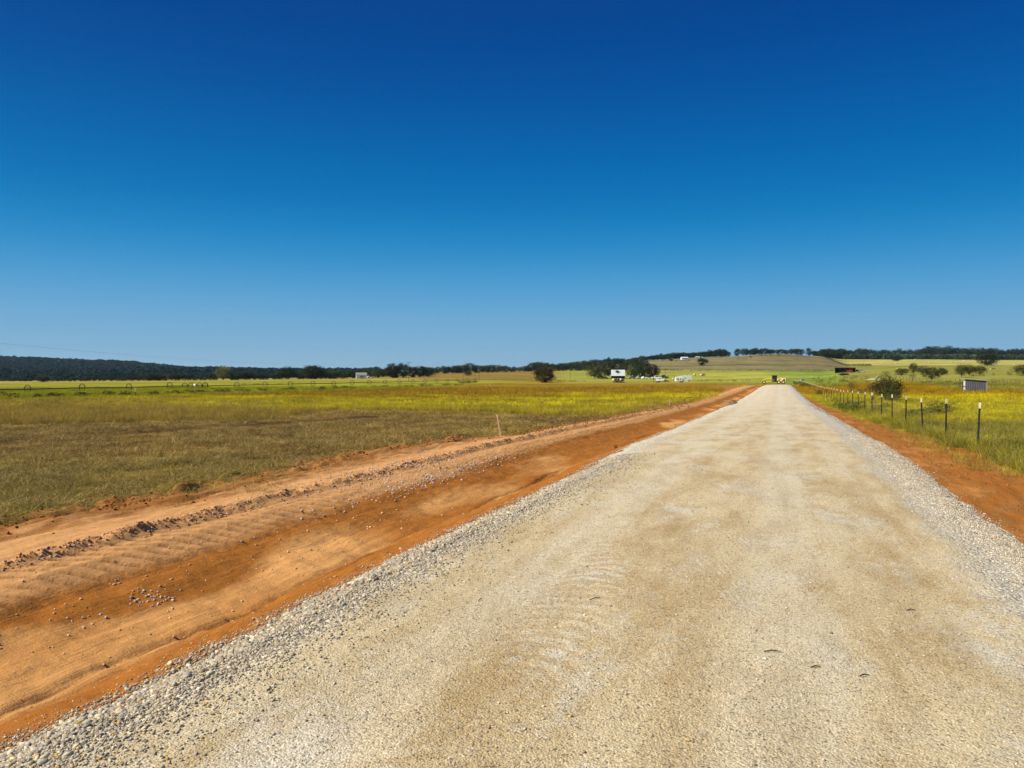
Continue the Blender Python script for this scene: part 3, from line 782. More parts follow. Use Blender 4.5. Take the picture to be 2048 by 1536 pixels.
def grass():
    n = 330000
    px = rng.uniform(-260, 2330, n); d = np.exp(rng.uniform(math.log(7.5), math.log(210), n))
    s = (px - 1024) / F * d; x = -SA * d + CA * s; y = CA * d + SA * s
    nn = fbm(x * 1.1, y * .5, 120, 4) - .5; n3 = fbm(x * 4, y * 2.2, 121, 4) - .5
    r = rng.uniform(size=n)
    inL = x + nn * 1.4 + n3 * .7 < gx(y) + .12; inR = x + nn * 1.2 + n3 * .7 > gxr(y) + .15
    inL |= (x < -7.4) & (y > 8) & (x + nn * 2 < gx(y) + 1.1) & (r < .12)
    inR |= (x > 2.6) & (x + nn * 2.5 > gxr(y) - 1.0) & (r < .10)
    ok = (inL & (x < 0)) | (inR & (x > 0)) | (y > 219)
    x, y, d, px, r = x[ok], y[ok], d[ok], px[ok], r[ok]
    z = ground_z(x, y); c, py, _ = field_col(x, y, z)
    n = len(x)
    lum = c.mean(1)
    left = x < 0
    # mown and matted zone close to the track; taller beyond
    pe = py + (fbm(x * .10, y * .10, 101, 4) - .5) * np.clip((py - 745) * .35, 2, 40)
    top = band(px, [(-400, 850), (0, 848), (250, 848), (450, 842), (700, 824), (1000, 826), (1200, 832), (1330, 812), (1500, 790)])
    mown = left & (pe > top)
    patch = fbm(x * .5, y * .5, 140, 3)
    idx = np.where(mown, rng.integers(0, 5, n), rng.integers(5, 10, n))
    idx = np.where(d > 55, rng.integers(10, 14, n), idx)
    flat = mown & (rng.uniform(size=n) < .45) & (d < 55)
    idx = np.where(flat, rng.integers(14, 17, n), idx)
    ml = band(px, [(-400, 896), (0, 886), (250, 866), (450, 853), (700, 836), (760, 832)]) + (fbm(x * .10, y * .10, 101, 4) - .5) * 10
    keep = ~(mown & (d < 45) & (rng.uniform(size=n) < .25)) & ~(mown & (rng.uniform(size=n) < .8) & (patch > .53)) & ~(left & (px < 760) & (np.abs(py - ml - 1.5) < 5.5) & (rng.uniform(size=n) < .85))
    sc = rng.uniform(.6, 1.25, n) * (1 + .35 * (patch - .5))
    sc = np.where(d > 55, sc * np.clip(d / 90, .55, 1.3), sc)
    sc = np.where(mown & (d <= 55), sc * np.clip(.62 + d / 70, .6, 1.4), sc)
    sc = np.where(~mown & (d <= 55), sc * np.where(left, .85, .72), sc)
    low = (~left) & (x < 4.4); sc = np.where(low, sc * .6, sc)
    low = (~left) & (x < 3.6); sc = np.where(low, sc * .7, sc)
    hz = np.where(mown & (rng.uniform(size=n) < .06), 1.5, 1.0)
    t = c * rng.uniform(.55, 1.6, (n, 1)) * 1.3 * (1 + 1.1 * (fbm(x * 1.7, y * 1.7, 151, 3) - .5))[:, None]
    kst = rng.uniform(size=n)
    t = np.where((mown & (kst < .42))[:, None], STRAW * rng.uniform(.45, 1.25, (n, 1)), t)
    t = np.where((~mown & (kst < np.where(left & (px < 560), .30, .12)) & (d < 80))[:, None], STRAW * rng.uniform(.5, .9, (n, 1)), t)
    t = np.where(((kst > .9) & (d < 80))[:, None], lin(70, 78, 34)[None] * np.ones((n, 1)), t)
    p = np.stack([x, y, z], 1)[keep]; m = keep.sum()
    S = np.stack([sc, sc, sc * hz], 1)[keep]
    scatter('grass', 'mown, matted and standing pasture grass on both sides of the road', 'grass', p, rrot(m, .12), S, idx[keep], np.clip(t, .004, .9)[keep], MOWN + TALL + FAR + FLAT)
grass()

def leaf_blob(seed, n, rad, hgt, ls, mat, base=0.0):
    r = np.random.default_rng(seed)
    p = r.normal(size=(n, 3)); p /= np.linalg.norm(p, axis=1)[:, None]; p *= (r.uniform(.35, 1, (n, 1)) ** .5)
    p = p * [rad, rad, hgt / 2] + [0, 0, hgt / 2 + base]
    return leaves(p, ls, seed, mat)

def leaves(p, ls, seed, mat, vv=None, up=.0):
    r = np.random.default_rng(seed + 5); n = len(p)
    a = r.normal(size=(n, 3)); a /= np.linalg.norm(a, axis=1)[:, None]; b = r.normal(size=(n, 3)); b = np.cross(a, b); b /= np.linalg.norm(b, axis=1)[:, None]
    l = ls * r.uniform(.6, 1.3, (n, 1)); a = a * l; b = b * l * .6
    V = np.stack([p - a * .5, p + b * .5, p + a * .5, p - b * .5], 1).reshape(-1, 3)
    Q = np.arange(4 * n).reshape(-1, 4)
    me = mesh_np('leaves', V, Q); v = r.uniform(size=n) if vv is None else np.clip(vv + r.normal(0, .18, n), 0, 1)
    set_f(me, 'v', np.repeat(v, 4)); me.materials.append(mat)
    return me

# dark weeds along the ditch in the left field, and round the fence feet on the right
def weeds():
    kinds = [leaf_blob(400 + k, 130, .55, .75, .11, M_WEEDT) for k in range(4)]
    P_ = []; S = []; T = []
    def add(px, py, sx, sy, n, s0, s1, c, v=.3):
        for k in range(n):
            x0, y0, z0, d0 = G(px + rng.uniform(-sx, sx), py + rng.uniform(-sy, sy)); s = rng.uniform(s0, s1)
            P_.append((x0, y0, z0 - .05 * s)); S.append((s, s, s * rng.uniform(.6, 1.1))); T.append(np.asarray(c) * rng.uniform(1 - v, 1 + v))
    dk = lin(44, 62, 18); md = lin(84, 96, 30); gr = lin(122, 118, 52)
    for px, py, sx, n in [(8, 796, 8, 6), (40, 799, 14, 6), (72, 797, 8, 6), (112, 796, 12, 12), (165, 794, 14, 10), (215, 793, 12, 5), (250, 793, 14, 8), (305, 792, 10, 6), (350, 790, 14, 8), (385, 788, 12, 14),
                          (405, 788, 8, 10), (445, 787, 14, 22), (485, 785, 14, 16), (525, 784, 12, 10), (578, 782, 12, 14), (640, 781, 12, 8), (672, 779, 7, 8), (700, 778, 14, 12), (760, 776, 16, 12), (810, 774, 16, 14), (850, 772, 14, 14), (905, 771, 20, 14)]:
        add(px, py, sx, 1.3, n, .6, 1.25, dk)
    add(428, 781, 10, 1, 6, .7, 1.1, dk)
    add(500, 769, 22, .8, 16, .5, 1.0, lin(110, 100, 34)); add(580, 769, 25, .8, 14, .5, .9, lin(100, 98, 34))
    for px, py, sx, n in [(925, 766, 5, 14), (938, 766, 4, 14), (948, 765, 5, 10), (1120, 763, 9, 8), (1160, 763, 20, 6)]:
        add(px, py, sx, 1.0, n, .9, 1.7, lin(110, 96, 40))
    add(1836, 833, 26, 5, 80, .30, .6, gr); add(1700, 815, 30, 10, 60, .4, .7, md); add(1760, 822, 20, 8, 40, .3, .6, gr)
    add(1610, 772, 8, 2, 14, .7, 1.2, dk); add(1598, 768, 6, 2, 10, .7, 1.1, lin(90, 104, 40)); add(1640, 789, 2, 3, 8, .6, .9, lin(74, 50, 36))
    add(1450, 762, 60, 1.5, 20, .8, 1.6, md); add(1505, 766, 40, 1, 10, .5, 1.0, md); add(1680, 760, 60, 6, 40, .8, 1.8, lin(96, 100, 40))
    add(1990, 745, 60, 8, 40, .9, 1.9, lin(100, 100, 50)); add(1920, 768, 80, 5, 60, .6, 1.3, lin(104, 104, 40)); add(1930, 890, 40, 12, 40, .10, .2, lin(88, 70, 44))
    add(1560, 711, 40, 2, 16, 2, 4, lin(90, 74, 48)); add(1450, 716, 60, 4, 24, 2, 3.6, lin(96, 92, 52)); add(1350, 722, 30, 2, 14, 2, 3.2, lin(70, 76, 36)); add(1330, 740, 12, .4, 8, 1.2, 2.4, dk)
    n = len(P_)
    scatter('weeds', 'clumps of dark green and straw coloured weeds in the ditch lines and around the fence feet', 'weeds', P_, rrot(n), S, rng.integers(0, 4, n), np.clip(T, .004, .9), kinds)
M_WEEDT = tint_mat('field_weed_leaf', .15, .4)
weeds()

# wooded ridge far to the left, too many crowns to count
def forest():
    kinds = [leaf_blob(420 + k, 170, 6.6, 10.0, 2.4, M_FAR) for k in range(4)]
    n = 11000
    px = rng.uniform(-520, 760, n); d = rng.uniform(1550, 3500, n) ** 1.0
    s = (px - 1024) / F * d; x = -SA * d + CA * s; y = CA * d + SA * s; z = ground_z(x, y)
    n2 = 3600; px2 = rng.uniform(-520, 712, n2); d2 = rng.uniform(600, 1560, n2); s2 = (px2 - 1024) / F * d2
    x = np.append(x, -SA * d2 + CA * s2); y = np.append(y, CA * d2 + SA * s2); z = ground_z(x, y); n = len(x); sc = rng.uniform(.7, 1.25, n) * np.where(np.hypot(x, y) < 1500, .42, 1)
    t = lin(36, 56, 48)[None] * rng.uniform(.5, 1.7, (n, 1))  # bluish tint carries part of the distance haze in the leaf colour
    scatter('forest', 'dark blue-green woodland covering the distant ridge on the left horizon', 'woodland', np.stack([x, y, z - 1], 1), rrot(n), np.stack([sc, sc, sc * rng.uniform(.8, 1.2, n)], 1), rng.integers(0, 4, n), t, kinds)
    # the mass of trees behind the front rows on the right-hand hill
    n = 3200; px = rng.uniform(1640, 2320, n); d = rng.uniform(1380, 2100, n)
    s = (px - 1024) / F * d; x = -SA * d + CA * s; y = CA * d + SA * s; z = ground_z(x, y); sc = rng.uniform(.7, 1.3, n)
    t = lin(56, 70, 46)[None] * rng.uniform(.5, 1.7, (n, 1))
    scatter('woodland', 'dense dark wood covering the top of the right-hand hill behind the hay field', 'woodland', np.stack([x, y, z - 1], 1), rrot(n), np.stack([sc, sc, sc], 1), rng.integers(0, 4, n), t, kinds)
M_FAR = tint_mat('distant_oak_leaf', .1, .45)
forest()

# ------------------------------------------------------------------ trees
def tree_meshes(seed, n_limb, n_clump, per, ls, crad, mat, base=.22, wide=.5, twigs=0, flat=1.0, trunk_r=.022):
    """unit height tree: returns trunk mesh, crown mesh. wide = crown radius / height"""
    r = np.random.default_rng(seed); mb = MB(); cz = (base + 1) / 2; rz = (1 - base) / 2
    lean = r.normal(0, .04, 2); fork = base * r.uniform(.75, 1.1) + .03
    mb.tube([(0, 0, -.03), (lean[0] * .5, lean[1] * .5, fork * .5), (lean[0], lean[1], fork)], [trunk_r * 1.5, trunk_r * 1.1, trunk_r], 7)
    tips = []
    for k in range(n_limb):
        a = 2 * math.pi * (k + r.uniform(-.3, .3)) / n_limb; e = r.uniform(.15, 1.1)
        p = np.array([wide * .8 * math.cos(a) * math.cos(e * .9), wide * .8 * math.sin(a) * math.cos(e * .9), cz + rz * .75 * math.sin(e) * r.uniform(.5, 1)])
        m = np.array([p[0] * .4, p[1] * .4, fork + (p[2] - fork) * .55]) + r.normal(0, .02, 3)
        mb.tube([(lean[0], lean[1], fork - .02), tuple(m), tuple(p)], [trunk_r * .75, trunk_r * .42, trunk_r * .12], 5)
        tips.append(p)
        for q in range(twigs):
            t = m + (p - m) * r.uniform(0, 1); e2 = t + r.normal(0, 1, 3) * [wide * .28, wide * .28, .10] + [0, 0, .05]
            mid = (t + e2) / 2 + r.normal(0, .015, 3)
            mb.tube([tuple(t), tuple(mid), tuple(e2)], [trunk_r * .25, trunk_r * .16, trunk_r * .06], 3, False)
            tips.append(e2)
    me_t = bpy.data.meshes.new('trunk'); me_t.from_pydata(mb.v, [], mb.f); me_t.update()
    C = []; vals = []
    for k in range(n_clump):
        if k < len(tips): c = np.array(tips[k])
        else:
            u = r.normal(size=3); u /= np.linalg.norm(u); q = r.uniform(.45, 1) ** .6
            c = np.array([u[0] * wide * q, u[1] * wide * q, cz + u[2] * rz * q * flat])
        C.append(c)
        rad = crad * r.uniform(.6, 1.4); val = r.uniform(.1, .9)
        g = r.normal(size=(per, 3)) * [rad, rad, rad * .65] + c
        vals.append((g, np.full(per, val)))
    g = np.vstack([q[0] for q in vals]); vv = np.concatenate([q[1] for q in vals])
    k = (g[:, 2] > base * .6); g, vv = g[k], vv[k]; g[:, 2] = np.minimum(g[:, 2], 1.03)
    me_c = leaves(g, ls, seed, mat, vv)
    return me_t, me_c

PROTO = {
    'oak': [tree_meshes(500 + k, 7, 70, 34, .070, .10, M_OAK, .03, .5) for k in range(5)],
    'live': [tree_meshes(520 + k, 7, 70, 34, .070, .10, M_OAKB, .03, .5) for k in range(4)],
    'dense': [tree_meshes(530 + k, 9, 120, 38, .056, .085, M_OAK, .05, .5) for k in range(3)],
    'rust': [tree_meshes(540 + k, 8, 130, 40, .055, .085, M_RUST, .03, .5, 2) for k in range(3)],
    'cotton': [tree_meshes(550 + k, 7, 60, 34, .06, .09, M_COTT, .1, .48) for k in range(2)],
    'mesq': [tree_meshes(560 + k, 8, 130, 34, .042, .075, M_MESQ, .16, .5, 6, 1.0, .020) for k in range(4)],
    'twig': [tree_meshes(570 + k, 8, 80, 12, .030, .06, M_MESQ, .08, .5, 9, 1.0, .014) for k in range(3)],
    'olive': [tree_meshes(580 + k, 8, 100, 36, .050, .08, M_WEED, .10, .5, 3) for k in range(2)],
    'shrub': [tree_meshes(590 + k, 9, 90, 26, .045, .09, M_WEED, .02, .6, 5, 1.0, .010) for k in range(2)],
}
_pt = {}
def put_tree(kind, k, x, y, z, h, w, label, group=None, name=None, cat='tree', lat=1.0):
    key = (kind, k % len(PROTO[kind])); tm, cm = PROTO[kind][key[1]]
    e = thing(name or {'oak': 'oak_tree', 'live': 'oak_tree', 'dense': 'oak_tree', 'rust': 'oak_tree', 'cotton': 'cottonwood_tree', 'mesq': 'mesquite_tree', 'twig': 'mesquite_tree', 'olive': 'shade_tree', 'shrub': 'shrub'}[kind],
              label, cat, (x, y, z), rng.uniform(0, 6.28), group)
    e.scale = (w, w, h)
    if key not in _pt:
        t = link('trunk', tm, M_TWIG if kind in ('twig', 'mesq') else M_BARK, e); c = link('crown', cm, None, e); _pt[key] = (t, c)
    else:
        for o in _pt[key]:
            q = o.copy(); col.objects.link(q); q.parent = e
    return e

def ptree(kind, k, px, py, top, wpx, label, group=None, **kw):
    x, y, z, d = G(px, py)
    h = (HOR - F * (z - EYE) / d - top) * d / F
    return put_tree(kind, k, x, y, z - .15, max(h, .6) / 1.0, wpx * d / F / 1.05, label, group, **kw)

def row(px0, px1, basep, topp, step, kinds, label, group, jit=.25, wide=1.0, dj=0.0):
    px = px0; k = int(px0) % 7
    while px < px1:
        kd = kinds[int(rng.integers(0, len(kinds)))]
        b_ = float(band(px, basep)); t_ = float(band(px, topp)) + rng.normal(0, .8)
        hpx = max(b_ - t_, 3)
        ptree(kd, k, px, b_ + rng.uniform(-dj, dj), t_ + hpx * rng.uniform(-.05, jit), max(hpx * rng.uniform(.8, 1.35) * wide, step * 1.15), label, group)
        px += step * rng.uniform(.7, 1.3); k += 1

# front rows of trees, left to right
row(-60, 70, [(0, 762.6)], [(0, 754)], 11, ['oak'], 'small dark tree in the low row at the far edge of the left field', 'trees at the foot of the wooded ridge')
ptree('rust', 0, 86, 764, 750.5, 26, 'dark round-topped tree standing alone in front of the wooded ridge')
row(105, 300, [(100, 763), (300, 761.5)], [(100, 756), (155, 755), (170, 751), (210, 752), (230, 754), (265, 750), (275, 744), (300, 747)], 10, ['oak', 'oak', 'live'], 'dark tree in the hedgerow below the wooded ridge, left of the tall light green tree', 'trees at the foot of the wooded ridge')
row(300, 425, [(300, 761.5), (425, 760.5)], [(300, 746), (345, 746), (375, 745), (385, 751), (425, 750)], 9, ['oak', 'oak', 'live'], 'dark tree in the hedgerow just left of the tall light green tree', 'hedgerow trees left of the light green tree')
ptree('cotton', 0, 446, 760.5, 731, 32, 'tall light green tree rising above the hedgerow on the left')
ptree('live', 1, 427, 760.5, 744, 22, 'bushy tree touching the left side of the tall light green tree')
row(462, 560, [(460, 760.2), (560, 758.8)], [(460, 746), (485, 741), (500, 744), (545, 746), (560, 744)], 9, ['oak', 'oak', 'live'], 'dark tree in the hedgerow between the light green tree and the ragged tall tree', 'hedgerow trees in the middle of the left field edge')
ptree('oak', 2, 577, 758.5, 733, 30, 'tall ragged tree with bare branch tips left of the broad dark oak')
ptree('oak', 3, 560, 758.6, 740, 18, 'slim tree leaning beside the ragged tall tree')
ptree('dense', 0, 627, 758.2, 731, 46, 'broad very dark oak, the largest in the left hedgerow')
ptree('live', 2, 667, 757.6, 737, 32, 'rounded grey-green tree right of the broad dark oak')
row(600, 712, [(600, 758.3), (712, 756.8)], [(600, 746), (660, 746), (690, 741), (712, 740)], 10, ['oak', 'live'], 'dark tree filling the hedgerow left of the white house', 'hedgerow trees left of the white house')
row(705, 790, [(705, 754.5), (790, 754)], [(705, 738), (720, 736), (740, 738), (755, 735), (770, 732), (790, 733)], 11, ['dense', 'oak', 'live'], 'dark tree standing behind or beside the white house', 'trees around the white house')
ptree('live', 0, 757, 756, 737, 26, 'olive green bushy tree just right of the white house')
ptree('rust', 1, 786, 756, 726.5, 30, 'large brown-tinged oak right of the white house')
ptree('dense', 1, 806, 755.5, 726.5, 30, 'large dark oak behind the first utility pole')
ptree('rust', 2, 826, 755, 732, 24, 'brownish oak immediately right of the first utility pole')
ptree('dense', 2, 842, 754.5, 731, 26, 'dark leaning oak at the end of the grove by the first utility pole')
ptree('dense', 0, 856, 753.5, 736, 24, 'low spreading dark oak with visible trunk at the edge of the grove')
ptree('twig', 0, 869, 753, 745, 10, 'small half-bare tree right of the grove')
row(855, 1060, [(855, 748), (1060, 743)], [(855, 733), (885, 730), (920, 729), (960, 727), (985, 729), (1010, 731), (1060, 729)], 8.5, ['oak', 'live', 'live'], 'dark green tree in the long wooded strip behind the brown field', 'trees behind the brown field', .3)
ptree('live', 3, 936, 751.5, 741, 15, 'small round tree standing forward of the wood, between two utility poles')
row(1055, 1185, [(1055, 743), (1185, 741)], [(1055, 729), (1075, 724), (1100, 726), (1140, 724), (1185, 720)], 8, ['oak', 'live', 'live'], 'dark green tree in the wood behind the lone reddish oak', 'trees behind the lone reddish oak', .3)
row(1070, 1290, [(1070, 736), (1185, 735), (1290, 722)], [(1070, 724), (1100, 727), (1130, 724), (1190, 719), (1218, 717), (1250, 716), (1290, 712)], 8, ['oak', 'oak', 'live'], 'dark tree on the rising wooded slope behind the barn', 'trees on the slope behind the barn', .2)
ptree('dense', 1, 1217, 735, 714, 9, 'single round crown standing above the wood behind the barn')
ptree('rust', 0, 1089, 765.5, 731, 44, 'lone reddish-brown oak with ragged lower branches in the yellow field')
# the barn grove
ptree('olive', 0, 1189, 757, 727, 36, 'yellow-green leafy tree at the left end of the barn grove')
ptree('live', 1, 1202, 757.5, 728, 30, 'green tree with a clear trunk left of the barn')
ptree('dense', 2, 1216, 752, 721, 26, 'dark tree behind the left corner of the barn')
ptree('dense', 0, 1237, 751, 717, 34, 'tall dark oak rising directly behind the barn roof')
ptree('dense', 1, 1267, 754, 716, 42, 'very dark tall oak at the right end of the barn')
ptree('dense', 2, 1284, 755, 717, 34, 'tallest dark oak in the barn grove, above the parked cars')
ptree('rust', 1, 1305, 756, 728, 28, 'reddish-brown oak at the right end of the barn grove')
# hill trees
ptree('oak', 4, 1405, 731.2, 716, 23, 'lone dark oak on the brown hillside right of the white hill house')
ptree('live', 3, 1342, 722, 716.5, 8, 'small tree on the hillside left of the white hill house')
row(1282, 1460, [(1282, 721), (1340, 719), (1400, 713.5), (1460, 708)], [(1282, 713), (1320, 707), (1350, 705), (1400, 703), (1445, 697), (1460, 704)], 6.5, ['oak', 'dense'], 'dark tree on the skyline of the hill left of the gap', 'skyline trees left of the hilltop gap', .18)
row(1300, 1450, [(1300, 719), (1340, 717.5), (1400, 712), (1450, 708)], [(1300, 711), (1350, 706), (1400, 704), (1445, 699)], 9, ['oak'], 'dark tree on the skyline of the hill left of the gap', 'skyline trees left of the hilltop gap', .15)
ptree('oak', 0, 1475.5, 707.3, 697.5, 14, 'round oak at the right side of the small hilltop gap')
row(1486, 1604, [(1486, 707.6), (1604, 707.3)], [(1486, 698), (1492, 696.5), (1520, 698), (1560, 698.5), (1572, 700), (1585, 695), (1604, 699)], 6.5, ['oak', 'dense'], 'dark tree in the skyline clump above the end of the road', 'skyline trees above the end of the road', .15)
ptree('oak', 1, 1617, 707.5, 696, 11, 'isolated round-topped tree between two skyline clumps')
row(1628, 1700, [(1625, 708), (1640, 712), (1650, 715), (1700, 717)], [(1625, 699), (1660, 698), (1700, 699)], 7, ['oak', 'dense'], 'dark tree at the left end of the wood above the hay field', 'trees at the left end of the hay field wood', .3)
bs = [(1650, 716), (1700, 717.6), (1800, 717.5), (1850, 714.5), (1900, 713), (1990, 713), (2048, 717), (2300, 718)]
row(1660, 2130, bs, [(1660, 703), (1740, 705), (1850, 702), (1900, 702), (2048, 703), (2300, 703)], 8, ['oak', 'live', 'dense'], 'dark tree in the front edge of the wood above the hay field', 'front trees of the hay field wood', .3)
row(1650, 2130, [(q[0], q[1] - 3) for q in bs], [(1660, 698), (1740, 696.5), (1800, 700), (1840, 696), (1884, 690), (1900, 695), (1950, 694), (2048, 695), (2300, 696)], 10, ['oak', 'dense'], 'dark tree in the rear of the wood above the hay field, against the sky', 'skyline trees above the hay field', .25)
ptree('dense', 0, 1794, 722.3, 712, 19, 'spreading dark oak at the top of the hay field')
ptree('dense', 1, 1974, 731.5, 706.5, 37, 'large dark oak standing alone in the hay field beside a thin pole')
# mesquites in the right-hand pasture
ptree('mesq', 0, 1803, 753, 735.5, 28, 'low olive mesquite, leftmost of the scattered pasture trees')
ptree('mesq', 1, 1827, 750, 725, 17, 'tall narrow mesquite sticking up above its neighbours')
ptree('twig', 1, 1826, 762.5, 742, 17, 'small dark twiggy bush in front of the tall narrow mesquite')
ptree('mesq', 2, 1845, 750, 730.5, 24, 'flat-topped mesquite in the middle of the pasture thicket')
ptree('mesq', 3, 1863, 763, 733, 36, 'open mesquite with bare lower stems in the pasture thicket')
ptree('live', 0, 1884, 750.5, 735, 20, 'dark green rounded tree at the right end of the pasture thicket')
ptree('mesq', 1, 1923, 755.5, 728.5, 26, 'olive mesquite with slim trunk above the grey shed')
ptree('mesq', 2, 1939, 752.5, 728, 24, 'forked mesquite between two others above the grey shed')
ptree('mesq', 0, 1959, 750, 731, 27, 'wide mesquite right of the forked one above the grey shed')
ptree('mesq', 3, 2046, 750.5, 728.5, 34, 'mesquite cut by the right edge of the picture')
ptree('twig', 2, 1772, 753.5, 739.5, 19, 'small dark twiggy mesquite behind the big fence-side mesquite')
ptree('twig', 0, 1702, 788, 755.5, 28, 'thin nearly bare sapling beyond the fence, left of the big mesquite')
ptree('twig', 1, 1724, 792, 770, 26, 'low straggling half-bare bush between the sapling and the big mesquite')
ptree('mesq', 2, 1772, 803, 747, 60, 'big ragged mesquite growing against the wire fence')
ptree('olive', 1, 1786, 804, 768, 34, 'dense dark green side of the mesquite thicket growing against the wire fence', name='mesquite_tree')
ptree('twig', 2, 1748, 803, 762, 40, 'bare brown-stemmed mesquite leaning left out of the big fence-side mesquite')
ptree('shrub', 0, 1781, 806, 781, 22, 'dark leafy undergrowth shrub at the foot of the big fence-side mesquite', cat='shrub')
ptree('shrub', 1, 1882, 833, 794, 50, 'round green shrub just beyond the fence between the second and third posts', cat='shrub')
def weed_plant(px, py, h, w, label):
    x, y, z, d = G(px, py)
    e = thing('weed_plant', label, 'plant', (x, y, z), 0)
    me = leaf_blob(610, 420, w, h, .035, M_GREYL); link('foliage', me, None, e)
    mb = MB()
    for k in range(9):
        a = k * .7; mb.tube([(0, 0, 0), (math.cos(a) * w * .3, math.sin(a) * w * .3, h * .5), (math.cos(a) * w * .8, math.sin(a) * w * .8, h * .9)], [.005, .004, .002], 4)
    mb.build('stem', M_TWIG, e)
weed_plant(2003, 893, .24, .30, 'pale silvery weed in the grass right of the nearest fence post')

# ------------------------------------------------------------------ fences
def wire_run(name, label, pts, heights, wire_r, post_fn, group=None, cat='fence', sag=.02):
    x0, y0, z0 = pts[0]
    e = thing(name, label, cat, (x0, y0, z0), 0, group)
    for i, p in enumerate(pts): post_fn(e, i, Vector(p) - Vector(pts[0]))
    for h in heights:
        mb = MB(); q = []
        for i, p in enumerate(pts):
            v = Vector(p) - Vector(pts[0]) + Vector((0, 0, h)); 
            if i: q.append((q[-1] + v) / 2 - Vector((0, 0, sag)))
            q.append(v)
        mb.tube(q, wire_r, 4); mb.build('wire', M_WIRE, e)
    return e

tp = MB(); tp.box(-.024, .024, -.005, .003, -.3, 1.26); tp.box(-.005, .005, .003, .036, -.3, 1.26)
for k in range(9): tp.box(-.012, .012, -.012, -.005, .12 + k * .12, .14 + k * .12)
tpm = bpy.data.meshes.new('post'); tpm.from_pydata(tp.v, [], tp.f); tpm.materials.append(M_POST)
tc_ = MB(); tc_.box(-.026, .026, -.0075, .0055, 1.11, 1.265); tc_.box(-.0075, .0075, .0055, .0385, 1.11, 1.265)
tcm = bpy.data.meshes.new('post_tip'); tcm.from_pydata(tc_.v, [], tc_.f); tcm.materials.append(M_TIP)
FX = lambda n: 3.78 * (5.25 + n)
fpts = []
for n in range(-3, 74):
    dd = FX(n) - (.35 if n == -1 else 0); s = 397 * 19.8 / 1538 + (1560 - 1024) / F * dd
    x = -SA * dd + CA * s; y = CA * dd + SA * s
    fpts.append((x, y, float(ground_z(np.array([x]), np.array([y]))[0])))
hj = [random.uniform(-.04, .03) for _ in fpts]
def tpost(e, i, p):
    o = link('post', tpm if not i else tpm, None, e, tuple(p + Vector((0, 0, -.03 + hj[i]))), (random.gauss(0, .02), random.gauss(0, .03), random.uniform(-.2, .2)))
    t = link('post_tip', tcm, None, o)
main = wire_run('wire_fence', 'long wire fence with dark steel posts and cream tips right of the gravel road', fpts, [.32, .52, .72, .92, 1.1], .0028, tpost)
wp = MB(); wp.tube([(0, 0, -.3), (0, 0, 1.3)], .055, 7)
wpm = bpy.data.meshes.new('post'); wpm.from_pydata(wp.v, [], wp.f); wpm.materials.append(M_CEDAR)
def wpost(e, i, p): link('post', wpm, None, e, tuple(p + Vector((0, 0, random.uniform(-.12, .05)))), (random.gauss(0, .03), random.gauss(0, .03), 0))
def pxfence(pts, n, label, **kw):
    q = []
    A = [G(*p) for p in pts]; L = [0]
    for a, b in zip(A, A[1:]): L.append(L[-1] + math.hypot(b[0] - a[0], b[1] - a[1]))
    for t in np.linspace(0, L[-1], n):
        x = float(np.interp(t, L, [a[0] for a in A])); y = float(np.interp(t, L, [a[1] for a in A])); q.append((x, y, float(ground_z(np.array([x]), np.array([y]))[0])))
    return wire_run('pasture_fence', label, q, [.5, .8, 1.1], .006, wpost, **kw)
pxfence([(1975, 771), (2080, 772)], 14, 'old wooden post fence crossing the pasture right of the grey shed')
pxfence([(1800, 761.5), (1930, 768)], 18, 'low post fence running below the mesquites to the grey shed')
pxfence([(1150, 741.2), (1400, 741), (1668, 741.5)], 70, 'thin dark fence line between the hay meadow and the brown hill')
pxfence([(1652, 716), (1690, 731), (1745, 731)], 30, 'fence line bending down the hill above the open machine shed')
pxfence([(740, 748.5), (900, 749), (1060, 748)], 40, 'distant fence along the upper edge of the brown field')

# a dark hedge line follows two of those fences
def hedge(label, pts, n, h):
    V = []; r = np.random.default_rng(77 + n)
    for k in range(n):
        t = r.uniform(0, len(pts) - 1); i = int(t); u = t - i
        px = pts[i][0] * (1 - u) + pts[i + 1][0] * u; py = pts[i][1] * (1 - u) + pts[i + 1][1] * u
        x, y, z, d = G(px, py); V.append((x, y, z, h * r.uniform(.3, 1.2)))
    V = np.array(V); o = V[0, :3].copy(); pts_ = []
    for x, y, z, q in V: pts_.append(r.normal(size=(26, 3)) * [q * .9, q * .9, q * .35] + np.array([x, y, z + q * .45]) - o)
    me = leaves(np.vstack(pts_), h * .55, n, M_OAKB); e = link('hedge', me, None, None, tuple(o))
    tag(e, label, 'hedge')
hedge('thin dark scrub hedge between the green hay meadow and the brown hillside', [(1150, 741.4), (1300, 741), (1450, 741), (1670, 741.2)], 230, .75)
hedge('dark scrub line angling down the hill toward the machine shed', [(1652, 716), (1690, 731), (1745, 731)], 120, 1.3)

# small white-topped marker posts in the left field
def marker(px, py, top, label, dark=True):
    x, y, z, d = G(px, py); h = (py - top) * d / F
    e = thing('marker_post', label, 'marker post', (x, y, z - .05), 0)
    r = .05
    if dark:
        a = MB(); a.tube([(0, 0, 0), (0, 0, h * .57)], r, 8); a.build('post', M_POST, e)
        a = MB(); a.tube([(0, 0, h * .57), (0, 0, h)], r * 1.15, 8); a.build('cap', M_TIP, e)
    else:
        a = MB(); a.tube([(0, 0, 0), (0, 0, h * .9)], r, 8); a.build('post', M_TIP, e)
        a = MB(); a.tube([(0, 0, h * .9), (0, 0, h)], r * 1.1, 8); a.build('cap', M_TIP, e)
marker(270.5, 794.5, 774.5, 'dark marker post with a pale upper half in the green left field')
marker(26, 800, 792, 'short pale marker post among dark weeds at the left edge', False)
marker(478, 786, 780, 'short pale post in the dark weed line left of the ragged tree', False)
